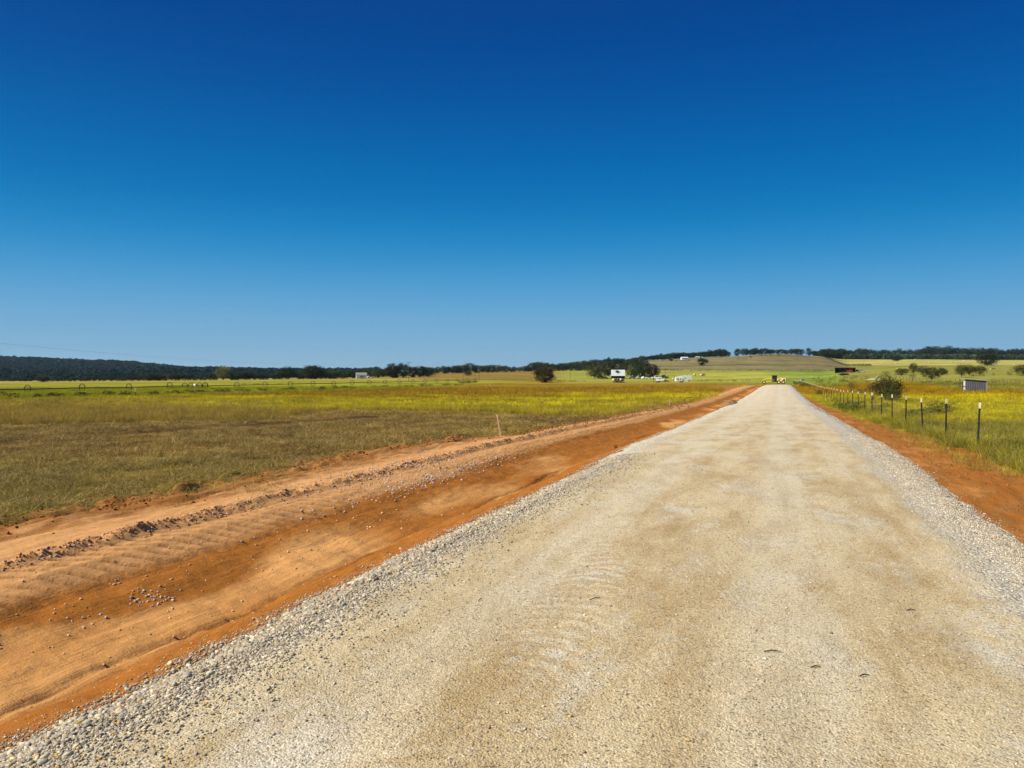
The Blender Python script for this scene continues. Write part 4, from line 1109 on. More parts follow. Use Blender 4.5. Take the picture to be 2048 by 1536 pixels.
marker(725, 778, 773.5, 'tiny pale post in the weeds below the white house', False)
marker(980, 770.5, 766, 'tiny pale post in the field right of the utility poles', False)

# survey stakes
def stake(px, py, top, lean, label, wr=.022):
    x, y, z, d = G(px, py); h = (py - top) * d / F
    e = thing('survey_stake', label, 'stake', (x, y, z), YAW)
    m = MB(); m.box(-wr, wr, -.008, .008, -.12, h); m.v = [(v[0] + v[2] * lean, v[1], v[2]) for v in m.v]; m.build('stake', M_STAKE, e)
    m = MB(); m.box(-wr - .002, wr + .002, -.010, .010, h * .92, h + .004); m.v = [(v[0] + v[2] * lean, v[1], v[2]) for v in m.v]; m.build('painted_top', M_TIP, e)
stake(1002, 878.5, 830, -.17, 'tall pale wooden stake leaning left at the edge of the red earth')
stake(1339.5, 813, 799, 0, 'upright wooden stake beyond the leaning one, at the bright green grass', .03)
stake(1419, 800.5, 792, .05, 'small distant stake beside the narrowing strip of red earth', .035)
stake(1475, 773.5, 769.5, 0, 'smallest stake, where the red earth widens at the crest', .05)

# ------------------------------------------------------------------ utility poles
def pole(px, py, top, label, arm=1.2, r=.13, group='utility poles across the fields'):
    x, y, z, d = G(px, py); h = (HOR - F * (z - EYE) / d - top) * d / F
    e = thing('utility_pole', label, 'utility pole', (x, y, z), YAW + .5, group)
    m = MB(); m.tube([(0, 0, -.3), (0, 0, h)], [r, r * .65], 8); m.build('pole', M_WOODP, e)
    if arm:
        m = MB(); m.box(-arm, arm, -.19, -.10, h - .55, h - .42); m.build('crossarm', M_WOODP, e)
        for q in (-arm * .85, arm * .85, 0):
            m = MB(); m.tube([(q, -.145 if q else 0, h - .42 if q else h), (q, -.145 if q else 0, h - .22 if q else h + .2)], .05, 6); m.build('insulator', M_GLASS, e)
    return Vector((x, y, z + h - .1))
pA = pole(817.5, 763.5, 723.5, 'tallest utility pole, in front of the brown-tinged oaks on the left')
pB = pole(926, 762.5, 729, 'dark utility pole left of the pair in the brown field')
pC = pole(958.5, 762.5, 735, 'utility pole at the right edge of the weedy clump in the brown field')
pD = pole(950, 754, 743, 'thin distant pole between two nearer ones', 0, .1)
pE = pole(1140.5, 755, 737, 'utility pole standing alone right of the lone reddish oak')
pF = pole(1307.5, 765.5, 728.5, 'tall utility pole in front of the barn grove, left of the white vehicles')
pG = pole(1330.5, 765, 737, 'bare dark pole between the white vehicles and the travel trailer', 0, .12)
pH = pole(1323.5, 718, 709, 'small pale pole on the hill left of the white hill house', 0, .16)
pI = pole(1962.5, 717, 703, 'thin pale pole rising behind the large oak in the hay field', 0, .16)
def line(a, b, sag, label):
    q = [a + (b - a) * t + Vector((0, 0, -4 * sag * t * (1 - t))) for t in np.linspace(0, 1, 14)]
    o = q[0].copy(); m = MB(); m.tube([p - o for p in q], .016, 4); e = m.build('power_line', M_WIRE, None, tuple(o)); tag(e, label, 'power line')
s_ = (-260 - 1024) / F * 120; pL = Vector((-SA * 120 + CA * s_, CA * 120 + SA * s_, EYE + 85 * 120 / F))
line(pL, pA, 3.0, 'faint sagging power line in the sky above the wooded ridge')
line(pA, pB, .8, 'power line from the tallest pole to the dark pole in the brown field')
line(pB, pC, .5, 'power line between the two poles of the brown field')
line(pC, pE, 1.2, 'power line from the brown field toward the pole right of the lone oak')
line(pE, pF, 1.2, 'power line running into the barn grove')

# ------------------------------------------------------------------ wheel line irrigation
def wheel_line():
    k0 = 6.92e-4; kk = .565e-4; pts = []
    n = -3
    import itertools
    P0 = None; L = []
    while n < 21:
        px = 1500 - 1 / (k0 + kk * n); dd = 144 * (1 + n * .0795)
        L.append((px, dd, n)); n += 1
    a = P(L[0][0], L[0][1]); o = Vector(a)
    e = thing('wheel_line', 'long irrigation wheel line of dark pipe and spoked wheels crossing the left field', 'irrigation line', a, 0)
    pp = [Vector(P(px, d)) + Vector((0, 0, .74)) - o for px, d, _ in L]
    R = .80
    dirv = (pp[-1] - pp[0]).normalized(); ang = math.atan2(dirv.y, dirv.x)
    m = MB(); m.tube(pp, .09, 6); m.build('pipe', M_PIPE, e)
    w = MB(); w.disc((0, 0, 0), R, .12, 28, 'x', R - .10)
    for k in range(8):
        a_ = math.pi * k / 4 + .2; w.tube([(0, 0, 0), (0, math.cos(a_) * (R - .04), math.sin(a_) * (R - .04))], .012, 4)
    wm = bpy.data.meshes.new('wheel'); wm.from_pydata(w.v, [], w.f); wm.materials.append(M_PIPE)
    for p in pp: link('wheel', wm, None, e, tuple(p + Vector((0, 0, .04))), (random.uniform(0, 1), 0, ang))
    # the mover sits with four wheels close together
    c = G(391, 772)[:3]
    t = min(range(len(pp) - 1), key=lambda i: abs(L[i][0] - 385) )
    u = (391 - L[t][0]) / (L[t + 1][0] - L[t][0]); mid = pp[t] + (pp[t + 1] - pp[t]) * u
    for k in (-3.4, -1.4, 1.6, 3.6): link('wheel', wm, None, e, tuple(mid + dirv * k + Vector((0, 0, .04))), (k, 0, ang))
    q = MB(); q.prism([(-.6, .1), (.55, .1), (.55, .4), (.3, .68), (-.4, .7), (-.6, .5)], -.35, .35)
    mv = q.build('engine_cover', M_TIP, e, tuple(mid + dirv * .3 + Vector((0, 0, -.2))), (0, 0, ang))
    q = MB(); q.box(-3.6, 3.8, -.06, .06, -.5, -.38); q.box(-3.6, -3.45, -.6, .6, -.55, -.42); q.box(3.6, 3.75, -.6, .6, -.55, -.42); q.tube([(-.9, 0, .7), (-.9, 0, 1.1)], .08, 6)
    q.build('mover_frame', M_PIPE, e, tuple(mid), (0, 0, ang))
wheel_line()

# ------------------------------------------------------------------ houses and sheds
def facing(px, extra=0):
    """rotation so that local -Y looks toward the road end of the view"""
    az = math.atan((px - 1024) / F); return YAW - az + extra

def window(e, x0, x1, z0, z1, y, fr=M_WHITE, sub=True):
    m = MB(); t = .07
    m.box(x0 - t, x1 + t, y - .05, y - .003, z0 - t, z0); m.box(x0 - t, x1 + t, y - .05, y - .003, z1, z1 + t); m.box(x0 - t, x0, y - .05, y - .003, z0, z1); m.box(x1, x1 + t, y - .05, y - .003, z0, z1)
    w = m.build('window', fr, e); m = MB(); m.box(x0, x1, y - .03, y - .004, z0, z1); m.build('pane', M_GLASS, w)

def gable(e, w, d_, h, rh, wall, roof, ov=.35, th=.12, axis='x'):
    m = MB(); m.box(-w / 2, w / 2, -d_ / 2, d_ / 2, -.4, h)
    m.add([(-w / 2, -d_ / 2, h), (-w / 2, d_ / 2, h), (-w / 2, 0, h + rh - .05)], [(0, 1, 2)]); m.add([(w / 2, -d_ / 2, h), (w / 2, d_ / 2, h), (w / 2, 0, h + rh - .05)], [(0, 2, 1)])
    m.build('wall', wall, e)
    m = MB(); k = rh / (d_ / 2)
    for sgn in (-1, 1):
        a = [(-w / 2 - ov, sgn * (d_ / 2 + ov), h - ov * k), (w / 2 + ov, sgn * (d_ / 2 + ov), h - ov * k), (w / 2 + ov, 0, h + rh), (-w / 2 - ov, 0, h + rh)]
        b_ = [(p[0], p[1], p[2] + th) for p in a]
        m.add(a + b_, [(0, 1, 2, 3), (7, 6, 5, 4), (0, 4, 5, 1), (1, 5, 6, 2), (3, 7, 4, 0)])
    return m.build('roof', roof, e)

# white farmhouse left of centre
x, y, z, d = G(722.5, 757)
e = thing('farmhouse', 'small white farmhouse with a grey roof and brick chimney in front of dark trees', 'house', (x, y, z), facing(722.5, .05))
w = 20 * d / F; rf = gable(e, w, 6, w * .36, w * .22, M_WHITE, M_ROOFG)
m = MB(); m.box(1.5, 2.1, .3, .9, w * .45, w * .36 + w * .22 + .9); m.build('chimney', M_CEDAR, rf)
window(e, -1.0, -.4, 1.0, 1.8, -3); window(e, 1.3, 1.9, 1.0, 1.8, -3); m = MB(); m.box(.0, .8, -3.05, -3.002, 0, 2.0); m.build('door', M_ROOFG, e)
x, y, z, d = G(741, 756.2)
def car(px, py, L, label, paint, rz=0, pickup=False, name='parked_car', cat='car', s=1.0, group=None):
    x, y, z, d = G(px, py)
    e = thing(name, label, cat, (x, y, z), facing(px, rz), group); e.scale = (L / 4.6,) * 3
    m = MB()
    if pickup: prof = [(-2.3, .45), (2.3, .45), (2.35, .85), (2.2, 1.05), (1.05, 1.12), (.55, 1.75), (-.65, 1.78), (-.8, 1.12), (-2.3, 1.1)]
    else: prof = [(-2.25, .40), (2.25, .40), (2.3, .72), (2.1, .92), (1.15, 1.0), (.45, 1.45), (-1.0, 1.48), (-1.9, 1.02), (-2.28, .95)]
    m.prism(prof, -.88, .88); m.build('body', paint, e)
    m = MB()
    if pickup: gl = [(.93, 1.14), (.5, 1.66), (-.58, 1.68), (-.66, 1.14)]
    else: gl = [(1.0, 1.0), (.4, 1.38), (-.95, 1.41), (-1.6, 1.02)]
    m.prism(gl, -.89, .89); m.build('window', M_GLASS, e)
    for wx in (-1.45, 1.45):
        for wy in (-.8, .8):
            m = MB(); m.disc((wx, wy, .34), .34, .24, 16); t = m.build('wheel', M_BLACK, e); m = MB(); m.disc((wx, wy * 1.02, .34), .2, .25, 12); m.build('rim', M_STEEL, t)
    for wy in (-.6, .6):
        m = MB(); m.box(2.24, 2.36, wy - .16, wy + .16, .62, .80); m.build('headlight', M_WHITE, e)
    return e
car(741, 756.4, 4.8, 'pale car parked right of the white farmhouse', M_WHITE, .2)
car(791, 755.5, 4.6, 'pale car half hidden under the brown-tinged oak', M_GREYC, .2)
car(1209.5, 757.5, 4.4, 'light grey car in shade under the green tree left of the barn', M_GREYC, .3)
car(1264, 757.3, 5.0, 'dull grey van-like car, first of those parked in the shade right of the barn', M_GREYC, .4)
car(1276.5, 757.6, 4.6, 'silver car, second of those parked in the shade right of the barn', M_GREYC, 1.2)
car(1288, 757.8, 4.6, 'pale car, third of those parked in the shade right of the barn', M_WHITE, 1.0)
car(1297, 758, 4.2, 'small white car in shade under the right end of the grove', M_WHITE, .2)
car(1313, 758.6, 6.2, 'white pickup truck with raised cab beside the tall utility pole', M_WHITE, math.pi + .1, True, 'pickup_truck', 'pickup truck')
car(1327, 757.4, 6.4, 'dark pickup truck parked behind the white pickup', M_BLUEC, .1, True, 'pickup_truck', 'pickup truck')
# white utility trailer below them
x, y, z, d = G(1320, 764)
e = thing('utility_trailer', 'boxy white utility trailer in the grass below the white pickup', 'trailer', (x, y, z), facing(1320, .1))
m = MB(); m.prism([(-1.8, .55), (1.5, .55), (2.2, 1.0), (2.2, 1.7), (-1.8, 1.7)], -.95, .95); m.build('body', M_WHITE, e)
m = MB(); m.box(2.2, 3.6, -.05, .05, .55, .68); m.build('drawbar', M_STEEL, e)
for wy in (-.95, .95): m = MB(); m.disc((-.3, wy, .35), .35, .22, 14); m.build('wheel', M_BLACK, e)
def brush(px, py, w, h, label, mat=M_BRUSH, n=240, name='brush_pile', L=1.0):
    x, y, z, d = G(px, py); m = MB(); r = random.Random(int(px))
    for k in range(n):
        a = r.uniform(0, 6.28); q = math.sqrt(r.uniform(0, 1)); cx, cy = q * w * math.cos(a), q * w * .6 * math.sin(a); hz = h * (1 - q * q) * r.uniform(.1, 1)
        b = r.uniform(0, 6.28); l = r.uniform(.2, .5) * L; dz = r.uniform(-.25, .5) * l
        m.tube([(cx, cy, max(hz, .02)), (cx + math.cos(b) * l, cy + math.sin(b) * l, max(hz + dz, .03))], [.025 * L, .010 * L], 3)
    mm = MB(); k = 10
    o = m.build(name, mat, None, (x, y, z)); tag(o, label, 'brush pile'); return o
brush(1330, 763.2, 2.3, .9, 'dark brush heap right of the white utility trailer', M_BARK, 260, L=1.8)
brush(1315, 765, 1.0, .6, 'small dark brush heap at the foot of the tall utility pole', M_BARK, 160, L=1.6)
x, y, z, d = G(1462, 811)
u_, v_ = np.meshgrid(np.linspace(0, 1, 18), np.linspace(0, 2 * math.pi, 41)[:-1], indexing='ij'); rr_ = u_ * (.78 + .12 * np.sin(3 * v_) + .06 * np.sin(7 * v_ + 1))
hx_ = rr_ * np.cos(v_); hy_ = rr_ * np.sin(v_) * 1.3; hz_ = .46 * (1 - u_ ** 1.8) * (.8 + .5 * fbm(hx_ * 4, hy_ * 4, 201, 3)) - .06
q_ = np.array([[i * 40 + j, (i + 1) * 40 + j, (i + 1) * 40 + (j + 1) % 40, i * 40 + (j + 1) % 40] for i in range(17) for j in range(40)])
tag(link('dirt_heap', mesh_np('dirt_heap', np.stack([hx_.ravel(), hy_.ravel(), hz_.ravel()], 1), q_, smooth=True), M_HEAP, None, (x, y, z)), 'low rounded brownish earth heap on the red strip left of the road', 'dirt heap')

# barn
x, y, z, d = G(1236, 757)
e = thing('barn', 'barn with a bright metal roof and dark open porch in front of the dark oaks', 'barn', (x, y, z), facing(1236, .02))
W = 27.5 * d / F; H = W * .62; dp = 8
m = MB(); m.box(-W / 2 + .15, W / 2 - .15, -dp / 2 + 2.2, dp / 2, -.4, H * .5); m.build('wall', M_DARK, e)
m = MB(); t = .12
a = [(-W / 2, -dp / 2 + 1.6, H * .40), (W / 2, -dp / 2 + 1.6, H * .40), (W / 2, .3, H), (-W / 2, .3, H)]
for A_ in (a, [(-W / 2, dp / 2, H * .5), (W / 2, dp / 2, H * .5), (W / 2, .3, H), (-W / 2, .3, H)]):
    m.add(A_ + [(p[0], p[1], p[2] + t) for p in A_], [(0, 1, 2, 3), (7, 6, 5, 4), (0, 4, 5, 1), (1, 5, 6, 2), (3, 7, 4, 0)])
for k in range(1, 12):
    q = -W / 2 + W * k / 12; m.add([(q - .03, -dp / 2 + 1.6, H * .40 + t), (q + .03, -dp / 2 + 1.6, H * .40 + t), (q + .03, .3, H + t), (q - .03, .3, H + t), (q, -dp / 2 + 1.6, H * .40 + t + .05), (q, .3, H + t + .05)], [(0, 4, 5, 3), (4, 1, 2, 5)])
m.build('roof', M_GALV, e)
m = MB(); a = [(-W / 2 - .5, -dp / 2 - .6, H * .30), (W / 2 + .1, -dp / 2 - .6, H * .30), (W / 2 + .1, -dp / 2 + 1.7, H * .41), (-W / 2 - .2, -dp / 2 + 1.7, H * .41)]
m.add(a + [(p[0], p[1], p[2] + .08) for p in a], [(0, 1, 2, 3), (7, 6, 5, 4), (0, 4, 5, 1), (1, 5, 6, 2), (2, 6, 7, 3), (3, 7, 4, 0)]); m.build('porch_roof', M_TANROOF, e)
for k in range(5): q = -W / 2 + .1 + (W - .2) * k / 4; m = MB(); m.box(q - .08, q + .08, -dp / 2 - .4, -dp / 2 - .24, -.2, H * .31); m.build('porch_post', M_CEDAR, e)
m = MB(); m.box(-W * .3, -W * .12, -dp / 2 + 2.15, -dp / 2 + 2.19, 0, H * .33); m.build('door', M_STEEL, e)
# the dark branch shadow-spot on the roof is a limb hanging over it
x2, y2, z2, _ = G(1236, 757)
ob = link('oak_branch', leaves(np.random.default_rng(5).normal(size=(260, 3)) * [.75, .5, .55], .45, 9, M_OAK, np.full(260, .3)), None, None, (x - .3, y - 1.0, z + H * .78))
mb_ = MB(); mb_.tube([(0, 0, 0), (.6, 1.5, .8), (.9, 3.6, 2.0)], [.05, .08, .12], 5); t_ = mb_.build('limb', M_BARK, ob)
tag(ob, 'dark oak branch hanging in front of the bright barn roof', 'branch')

# row of round bales in front of the barn
bm_ = MB(); bm_.disc((0, 0, .75), .75, 1.3, 22, 'y'); balem = bpy.data.meshes.new('round_bale'); balem.from_pydata(bm_.v, [], bm_.f); balem.materials.append(M_BALE); balem.materials.append(M_BALED)
for p in balem.polygons:
    if len(p.vertices) > 4: p.material_index = 1
    else: p.use_smooth = True
def bale(px, py, hpx, label, rz=0.0, group=None):
    x, y, z, d = G(px, py); s = max(hpx * d / F / 1.5, .5)
    o = bpy.data.objects.new('round_bale', balem); col.objects.link(o); o.location = (x, y, z - .03); o.rotation_euler = (0, 0, facing(px, rz)); o.scale = (s, s, s)
    return tag(o, label, 'hay bale', group)
for k, px in enumerate([1227.5, 1232, 1236.3, 1241.5, 1246]):
    bale(px, 762.6, 5.6, ['leftmost round bale in the row in front of the barn', 'second round bale in the row in front of the barn', 'middle round bale in the row in front of the barn', 'fourth round bale in the row in front of the barn', 'rightmost round bale in the row in front of the barn'][k], [1.3, .1, .2, 1.2, .1][k], 'bale row by the barn')
brush(1238, 765.2, 3.0, .8, 'dark brush lying in the grass below the row of bales', M_BARK, 260, L=2.0)
bale(1346.5, 759.5, 3.5, 'small pale bale left of the travel trailer', 1.4)
bale(1389, 751.5, 4.2, 'single pale round bale on the meadow right of the travel trailer', 1.3)
bale(1402.5, 752, 4.0, 'pale round bale lying side-on, left one of a pair on the meadow', 1.35)
bale(1407.5, 752, 5.2, 'round bale showing its dark end, right one of a pair on the meadow', -.2)
bale(1604.5, 763.5, 6.2, 'dark round bale standing behind the far end of the fence', .1)
for px, py, lb in [(1829.7, 720, 'near the top of the hay field, above the tall narrow mesquite'), (1725.8, 725.8, 'left in the hay field, above the machine shed'), (1764.3, 727.5, 'with a dark side, left in the hay field'), (1792, 728, 'on the hay field directly below the spreading oak'),
                   (1815, 728, 'on the hay field left of the tall narrow mesquite'), (1857.8, 726.5, 'on the hay field above the pasture thicket'), (1877.3, 721.7, 'high on the hay field above the pasture thicket'), (1902.3, 727.4, 'on the hay field, left of the trees above the grey shed'),
                   (1913.5, 726.1, 'second above the trees over the grey shed'), (1926, 723.8, 'left one of a close pair high on the hay field'), (1928.6, 722.7, 'right one of a close pair high on the hay field'), (1985, 727, 'against the right side of the large dark oak'),
                   (2028, 730.5, 'lower one near the right edge of the hay field'), (2040, 726.8, 'upper one near the right edge of the hay field'), (1981.5, 740, 'alone in the pasture right of the mesquites'), (1794.5, 738.3, 'in the pasture below the hay field and left of the thicket'),
                   (1744.5, 731, 'at the end of the hillside fence line'), (1710.5, 722, 'in the top left corner of the hay field'), (2000.5, 731, 'right of the large dark oak')]:
    bale(px, py, 2.1, 'tiny pale bale ' + lb, 1.3, 'round bales scattered on the hay field')

# white house on the hill
x, y, z, d = G(1368.5, 719.3)
e = thing('hill_house', 'small bright white house with a porch on the brown hillside', 'house', (x, y, z), facing(1368.5, .25)); W = 14 * d / F * .92
gable(e, W, 6.5, W * .24, W * .17, M_WHITE, M_GALV)
for q in (-3.2, -.2, 2.4): window(e, q, q + .8, .9, 1.9, -3.25)
m = MB(); m.box(-.3 + 1.3, .9 + .7, -3.32, -3.253, 0, 2.0); m.build('door', M_DARK, e)
# pale roofs half buried in the wood
def roofhouse(px, py, wpx, hpx, label, rz=0):
    x, y, z, d = G(px, py); W = wpx * d / F; e = thing('metal_roof_building', label, 'building', (x, y, z), facing(px, rz))
    gable(e, W, W * .5, hpx * d / F * .6, hpx * d / F * .45, M_TANROOF, M_TANROOF)
    m = MB(); m.box(-W * .1, W * .1, -W * .25 - .05, -W * .25 - .004, 0, hpx * d / F * .5); m.build('door', M_DARK, e)
    for sx in (-.35, .25): window(e, W * sx, W * (sx + .1), hpx * d / F * .2, hpx * d / F * .45, -W * .25)
roofhouse(1073, 740.5, 22, 10, 'long pale roofed building showing through the trees above the lone oak')
roofhouse(1091, 739, 9, 13, 'small pale gabled building above and right of the long pale roof', .5)
roofhouse(1050, 742, 10, 7, 'low pale roof in the trees left of the long pale building')
roofhouse(1941, 714, 5, 2.6, 'tiny pale building at the wood edge, left of the brighter one')
roofhouse(1949, 714, 8, 4.5, 'tiny bright white building at the edge of the wood above the hay field')
roofhouse(1395, 715.5, 8, 2.2, 'low pale shed on the hillside right of the white hill house')

# open machine shed with a red tractor
x, y, z, d = G(1690, 745)
SW = 38 * d / F; SH = 8.8 * d / F
e = thing('machine_shed', 'long low dark open-fronted machine shed below the hillside', 'shed', (x, y, z), facing(1690, .02))
m = MB(); m.box(-SW / 2, SW / 2, 2.5, 2.7, -.3, SH); m.box(-SW / 2, -SW / 2 + .15, -2.2, 2.5, -.3, SH); m.box(SW / 2 - .15, SW / 2, -2.2, 2.5, -.3, SH); m.build('wall', M_DARK, e)
m = MB(); m.prism([(-SW / 2 - .3, SH + .02), (SW / 2 + .3, SH + .02), (SW / 2 + .3, SH + .28), (-SW / 2 - .3, SH + .28)], -3.0, 2.9); m.build('roof', M_BLK, e)
for k in range(5): q = -SW / 2 + .1 + (SW - .3) * k / 4; m = MB(); m.box(q, q + .16, -2.6, -2.44, -.3, SH); m.build('post', M_STEEL, e)
def tractor(px, py, label):
    x, y, z, d = G(px, py); e = thing('tractor', label, 'tractor', (x, y, z), facing(px, .1))
    m = MB(); m.prism([(-2.2, .7), (-.2, .7), (-.2, 1.5), (-2.1, 1.4)], -.4, .4); m.build('hood', M_RED, e)
    m = MB(); m.prism([(-.2, .6), (1.2, .6), (1.5, 1.3), (.4, 1.5), (-.2, 1.4)], -.8, .8); m.build('fender', M_RED, e)
    m = MB(); m.box(.3, 1.0, -.35, .35, 1.45, 1.6); m.box(.95, 1.05, -.35, .35, 1.6, 2.1); m.build('seat', M_BLACK, e)
    m = MB()
    for qx in (.0, 1.2):
        for qy in (-.6, .6): m.tube([(qx, qy, 1.3), (qx, qy, 2.5)], .05, 5)
    m.box(-.1, 1.3, -.7, .7, 2.5, 2.6); m.build('canopy', M_RED, e)
    for wx, wy, R in ((.9, -.95, .85), (.9, .95, .85), (-1.7, -.7, .45), (-1.7, .7, .45)):
        m = MB(); m.disc((wx, wy, R), R, .4, 20, 'y', R * .6); t = m.build('wheel', M_BLACK, e); m = MB(); m.disc((wx, wy, R), R * .6, .3, 14); m.build('rim', M_RED, t)
    m = MB(); m.tube([(-1.4, -.1, 1.45), (-1.4, -.1, 2.3)], .05, 6); m.build('exhaust', M_STEEL, e)
tractor(1700, 745.3, 'red tractor parked at the right end of the open machine shed')
car(1678, 745, 4.2, 'boxy white vehicle parked inside the left of the machine shed', M_WHITE, 1.45)
car(1686.5, 745, 4.4, 'dim grey vehicle inside the middle of the machine shed', M_GREYC, 1.2)
car(1714, 744.6, 4.6, 'dark vehicle with light roof parked just right of the machine shed', M_BLUEC, .2, True, 'pickup_truck', 'pickup truck')
car(1724, 744.4, 4.8, 'low pale vehicle furthest right of the machine shed', M_GREYC, .0)
ptree('dense', 2, 1688, 750.5, 745.5, 19, 'dark wide bush in front of the open machine shed', name='bush', cat='bush')
# pale scrap beside the big mesquite
x, y, z, d = G(1748, 761.5)
e = thing('farm_implement', 'rusty pale old farm implement in the pasture left of the big mesquite', 'farm implement', (x, y, z), facing(1748))
m = MB(); m.prism([(-2, .2), (.2, .3), (.4, .9), (-.9, .7), (-1.9, .5)], -.5, .5); m.build('hopper', M_TANROOF, e)
m = MB(); m.disc((.9, 0, .7), .7, .12, 20, 'y', .55); m.disc((.9, 0, .7), .12, .3, 10); m.build('wheel', M_TANROOF, e)
m = MB(); m.tube([(.4, 0, .8), (1.2, 0, 1.9)], .07, 5); m.tube([(-1.9, 0, .3), (-2.7, 0, .2)], .06, 5); m.build('boom', M_TANROOF, e)

# lean-to animal shed
x, y, z, d = G(1948, 784.5)
W = 37 * d / F; h1 = 27 * d / F; h2 = 23 * d / F; D_ = 2.3
e = thing('lean_to_shed', 'grey corrugated lean-to shed with a sloping roof and open white-lit left side', 'shed', (x, y, z), YAW * 0 + .02)
def wallsheet(m, x0, x1, hz0, hz1, y, n, amp=.025):
    vs = []; 
    for i in range(n * 4 + 1):
        u = i / (n * 4); q = x0 + (x1 - x0) * u; zt = hz0 + (hz1 - hz0) * u; dy = [0, 0, amp, amp][i % 4]
        vs += [(q, y - dy, -.25), (q, y - dy, zt)]
    fs = [(2 * i, 2 * i + 2, 2 * i + 3, 2 * i + 1) for i in range(n * 4)]
    m.add(vs, fs); m.add([(v[0], y + .04, v[2]) for v in vs], [tuple(reversed(f)) for f in fs])
m = MB(); wallsheet(m, -W / 2, W / 2, h1 - .1, h2 - .06, -D_ / 2, 12); m.build('front_wall', M_SHEDW, e)
m = MB(); m.box(-W / 2 + .02, W / 2 - .02, D_ / 2, D_ / 2 + .05, -.25, h2 - .15); m.build('back_wall', M_SHEDW, e)
m = MB(); m.box(W / 2 - .05, W / 2, -D_ / 2 + .05, D_ / 2, -.25, h2 - .15); m.build('side_wall', M_SHEDW, e)
m = MB(); a = [(-W / 2 - .22, -D_ / 2 - .2, h1 + .01), (W / 2 + .1, -D_ / 2 - .2, h2), (W / 2 + .1, D_ / 2 + .2, h2), (-W / 2 - .22, D_ / 2 + .2, h1 + .01)]
m.add(a + [(p[0], p[1], p[2] + .06) for p in a], [(0, 1, 2, 3), (7, 6, 5, 4), (0, 4, 5, 1), (1, 5, 6, 2), (2, 6, 7, 3), (3, 7, 4, 0)]); m.build('roof', M_TANROOF, e)
m = MB(); m.box(W / 2 + .0, W / 2 + .05, -D_ / 2 - .06, -D_ / 2 + .06, -.2, h2 - .08); m.build('corner_trim', M_TANROOF, e)
# a corner post and a white panel that catches the sun through the open side
m = MB(); m.box(-W / 2 - .30, -W / 2 - .22, D_ / 2 - .1, D_ / 2, -.2, h1); m.build('corner_post', M_STEEL, e)
m = MB(); m.box(-W / 2 - .20, -W / 2 + .1, -D_ / 2 + .18, -D_ / 2 + .22, -.1, h1 * .42); m.box(-W / 2 - .20, -W / 2 + .1, -D_ / 2 + .18, -D_ / 2 + .22, h1 * .45, h1 * .82); m.build('white_panel', M_WHITE, e)
m = MB(); m.box(-W / 2 - .28, -W / 2 + .1, -D_ / 2 + .12, -D_ / 2 + .17, h1 * .42, h1 * .45); m.build('rail', M_STEEL, e)

# fifth-wheel travel trailer
x, y, z, d = G(1366.5, 764.8)
L = 32.5 * d / F; s = L / 10.0
e = thing('travel_trailer', 'white fifth-wheel travel trailer with dark windows parked on the meadow', 'travel trailer', (x, y, z), facing(1366.5, .20)); e.scale = (s, s, s)
m = MB(); m.prism([(-5, .65), (2.3, .65), (3.0, 1.75), (5.0, 1.75), (5.0, 3.85), (4.7, 4.05), (.2, 4.05), (-1.9, 3.7), (-4.9, 3.15), (-5, 3.0)], -1.22, 1.22); m.build('body', M_WHITE, e)
m = MB(); m.prism([(-4.2, .95), (-.8, .95), (-.8, 2.75), (-4.2, 2.6)], -1.55, -1.225); so = m.build('slide_out', M_WHITE, e)
def tw(x0, x1, z0, z1, yy, par): m = MB(); m.box(x0, x1, yy - .03, yy - .003, z0, z1); m.build('window', M_GLASS, par)
tw(-4.75, -4.3, 1.9, 2.5, -1.22, e); tw(-3.9, -3.2, 1.4, 2.6, -1.55, so); tw(-2.3, -1.7, 1.75, 2.5, -1.55, so); tw(.6, 1.1, 2.3, 3.0, -1.22, e)
m = MB(); m.box(-.45, .25, -1.25, -1.223, .8, 2.75); dr = m.build('door', M_WHITE, e); m = MB(); m.box(.1, .17, -1.29, -1.251, 1.6, 1.75); m.build('handle', M_STEEL, dr)
for q in (-2.6, .8, 3.2): m = MB(); m.box(q, q + .8, -.35, .35, 3.5 if q < -1 else 4.0, 3.72 if q < -1 else 4.22, ); m.build('roof_unit', M_WHITE, e)
for wx in (-.9, .0):
    for wy in (-1.1, 1.1): m = MB(); m.disc((wx - .5, wy, .42), .42, .24, 16); t = m.build('wheel', M_BLACK, e); m = MB(); m.disc((wx - .5, wy * 1.02, .42), .24, .25, 12); m.build('rim', M_WHITE, t)
for wy in (-.9, .9): m = MB(); m.box(3.3, 3.42, wy - .06, wy + .06, 0, 1.75); m.build('landing_leg', M_STEEL, e)
m = MB(); m.box(4.0, 4.3, -.15, .15, 1.2, 1.75); m.build('king_pin', M_STEEL, e)
m = MB(); m.prism([(1.2, 1.25), (2.1, 1.25), (2.3, 1.5), (1.2, 1.5)], -1.235, -1.221); m.prism([(3.2, 2.6), (4.2, 2.6), (4.2, 2.8), (3.4, 2.8)], -1.235, -1.221); m.build('grey_stripe', M_GREYC, e)
# short dark post at its left
x, y, z, d = G(1349, 764.5)
e = thing('hookup_post', 'short dark post with a pale box beside the left end of the travel trailer', 'post', (x, y, z), facing(1349))
m = MB(); m.box(-.12, .12, -.12, .12, -.2, 13.5 * d / F); m.build('post', M_POST, e); m = MB(); m.box(-.3, .35, -.25, -.12, .4, 1.7); m.build('meter_box', M_GREYC, e)

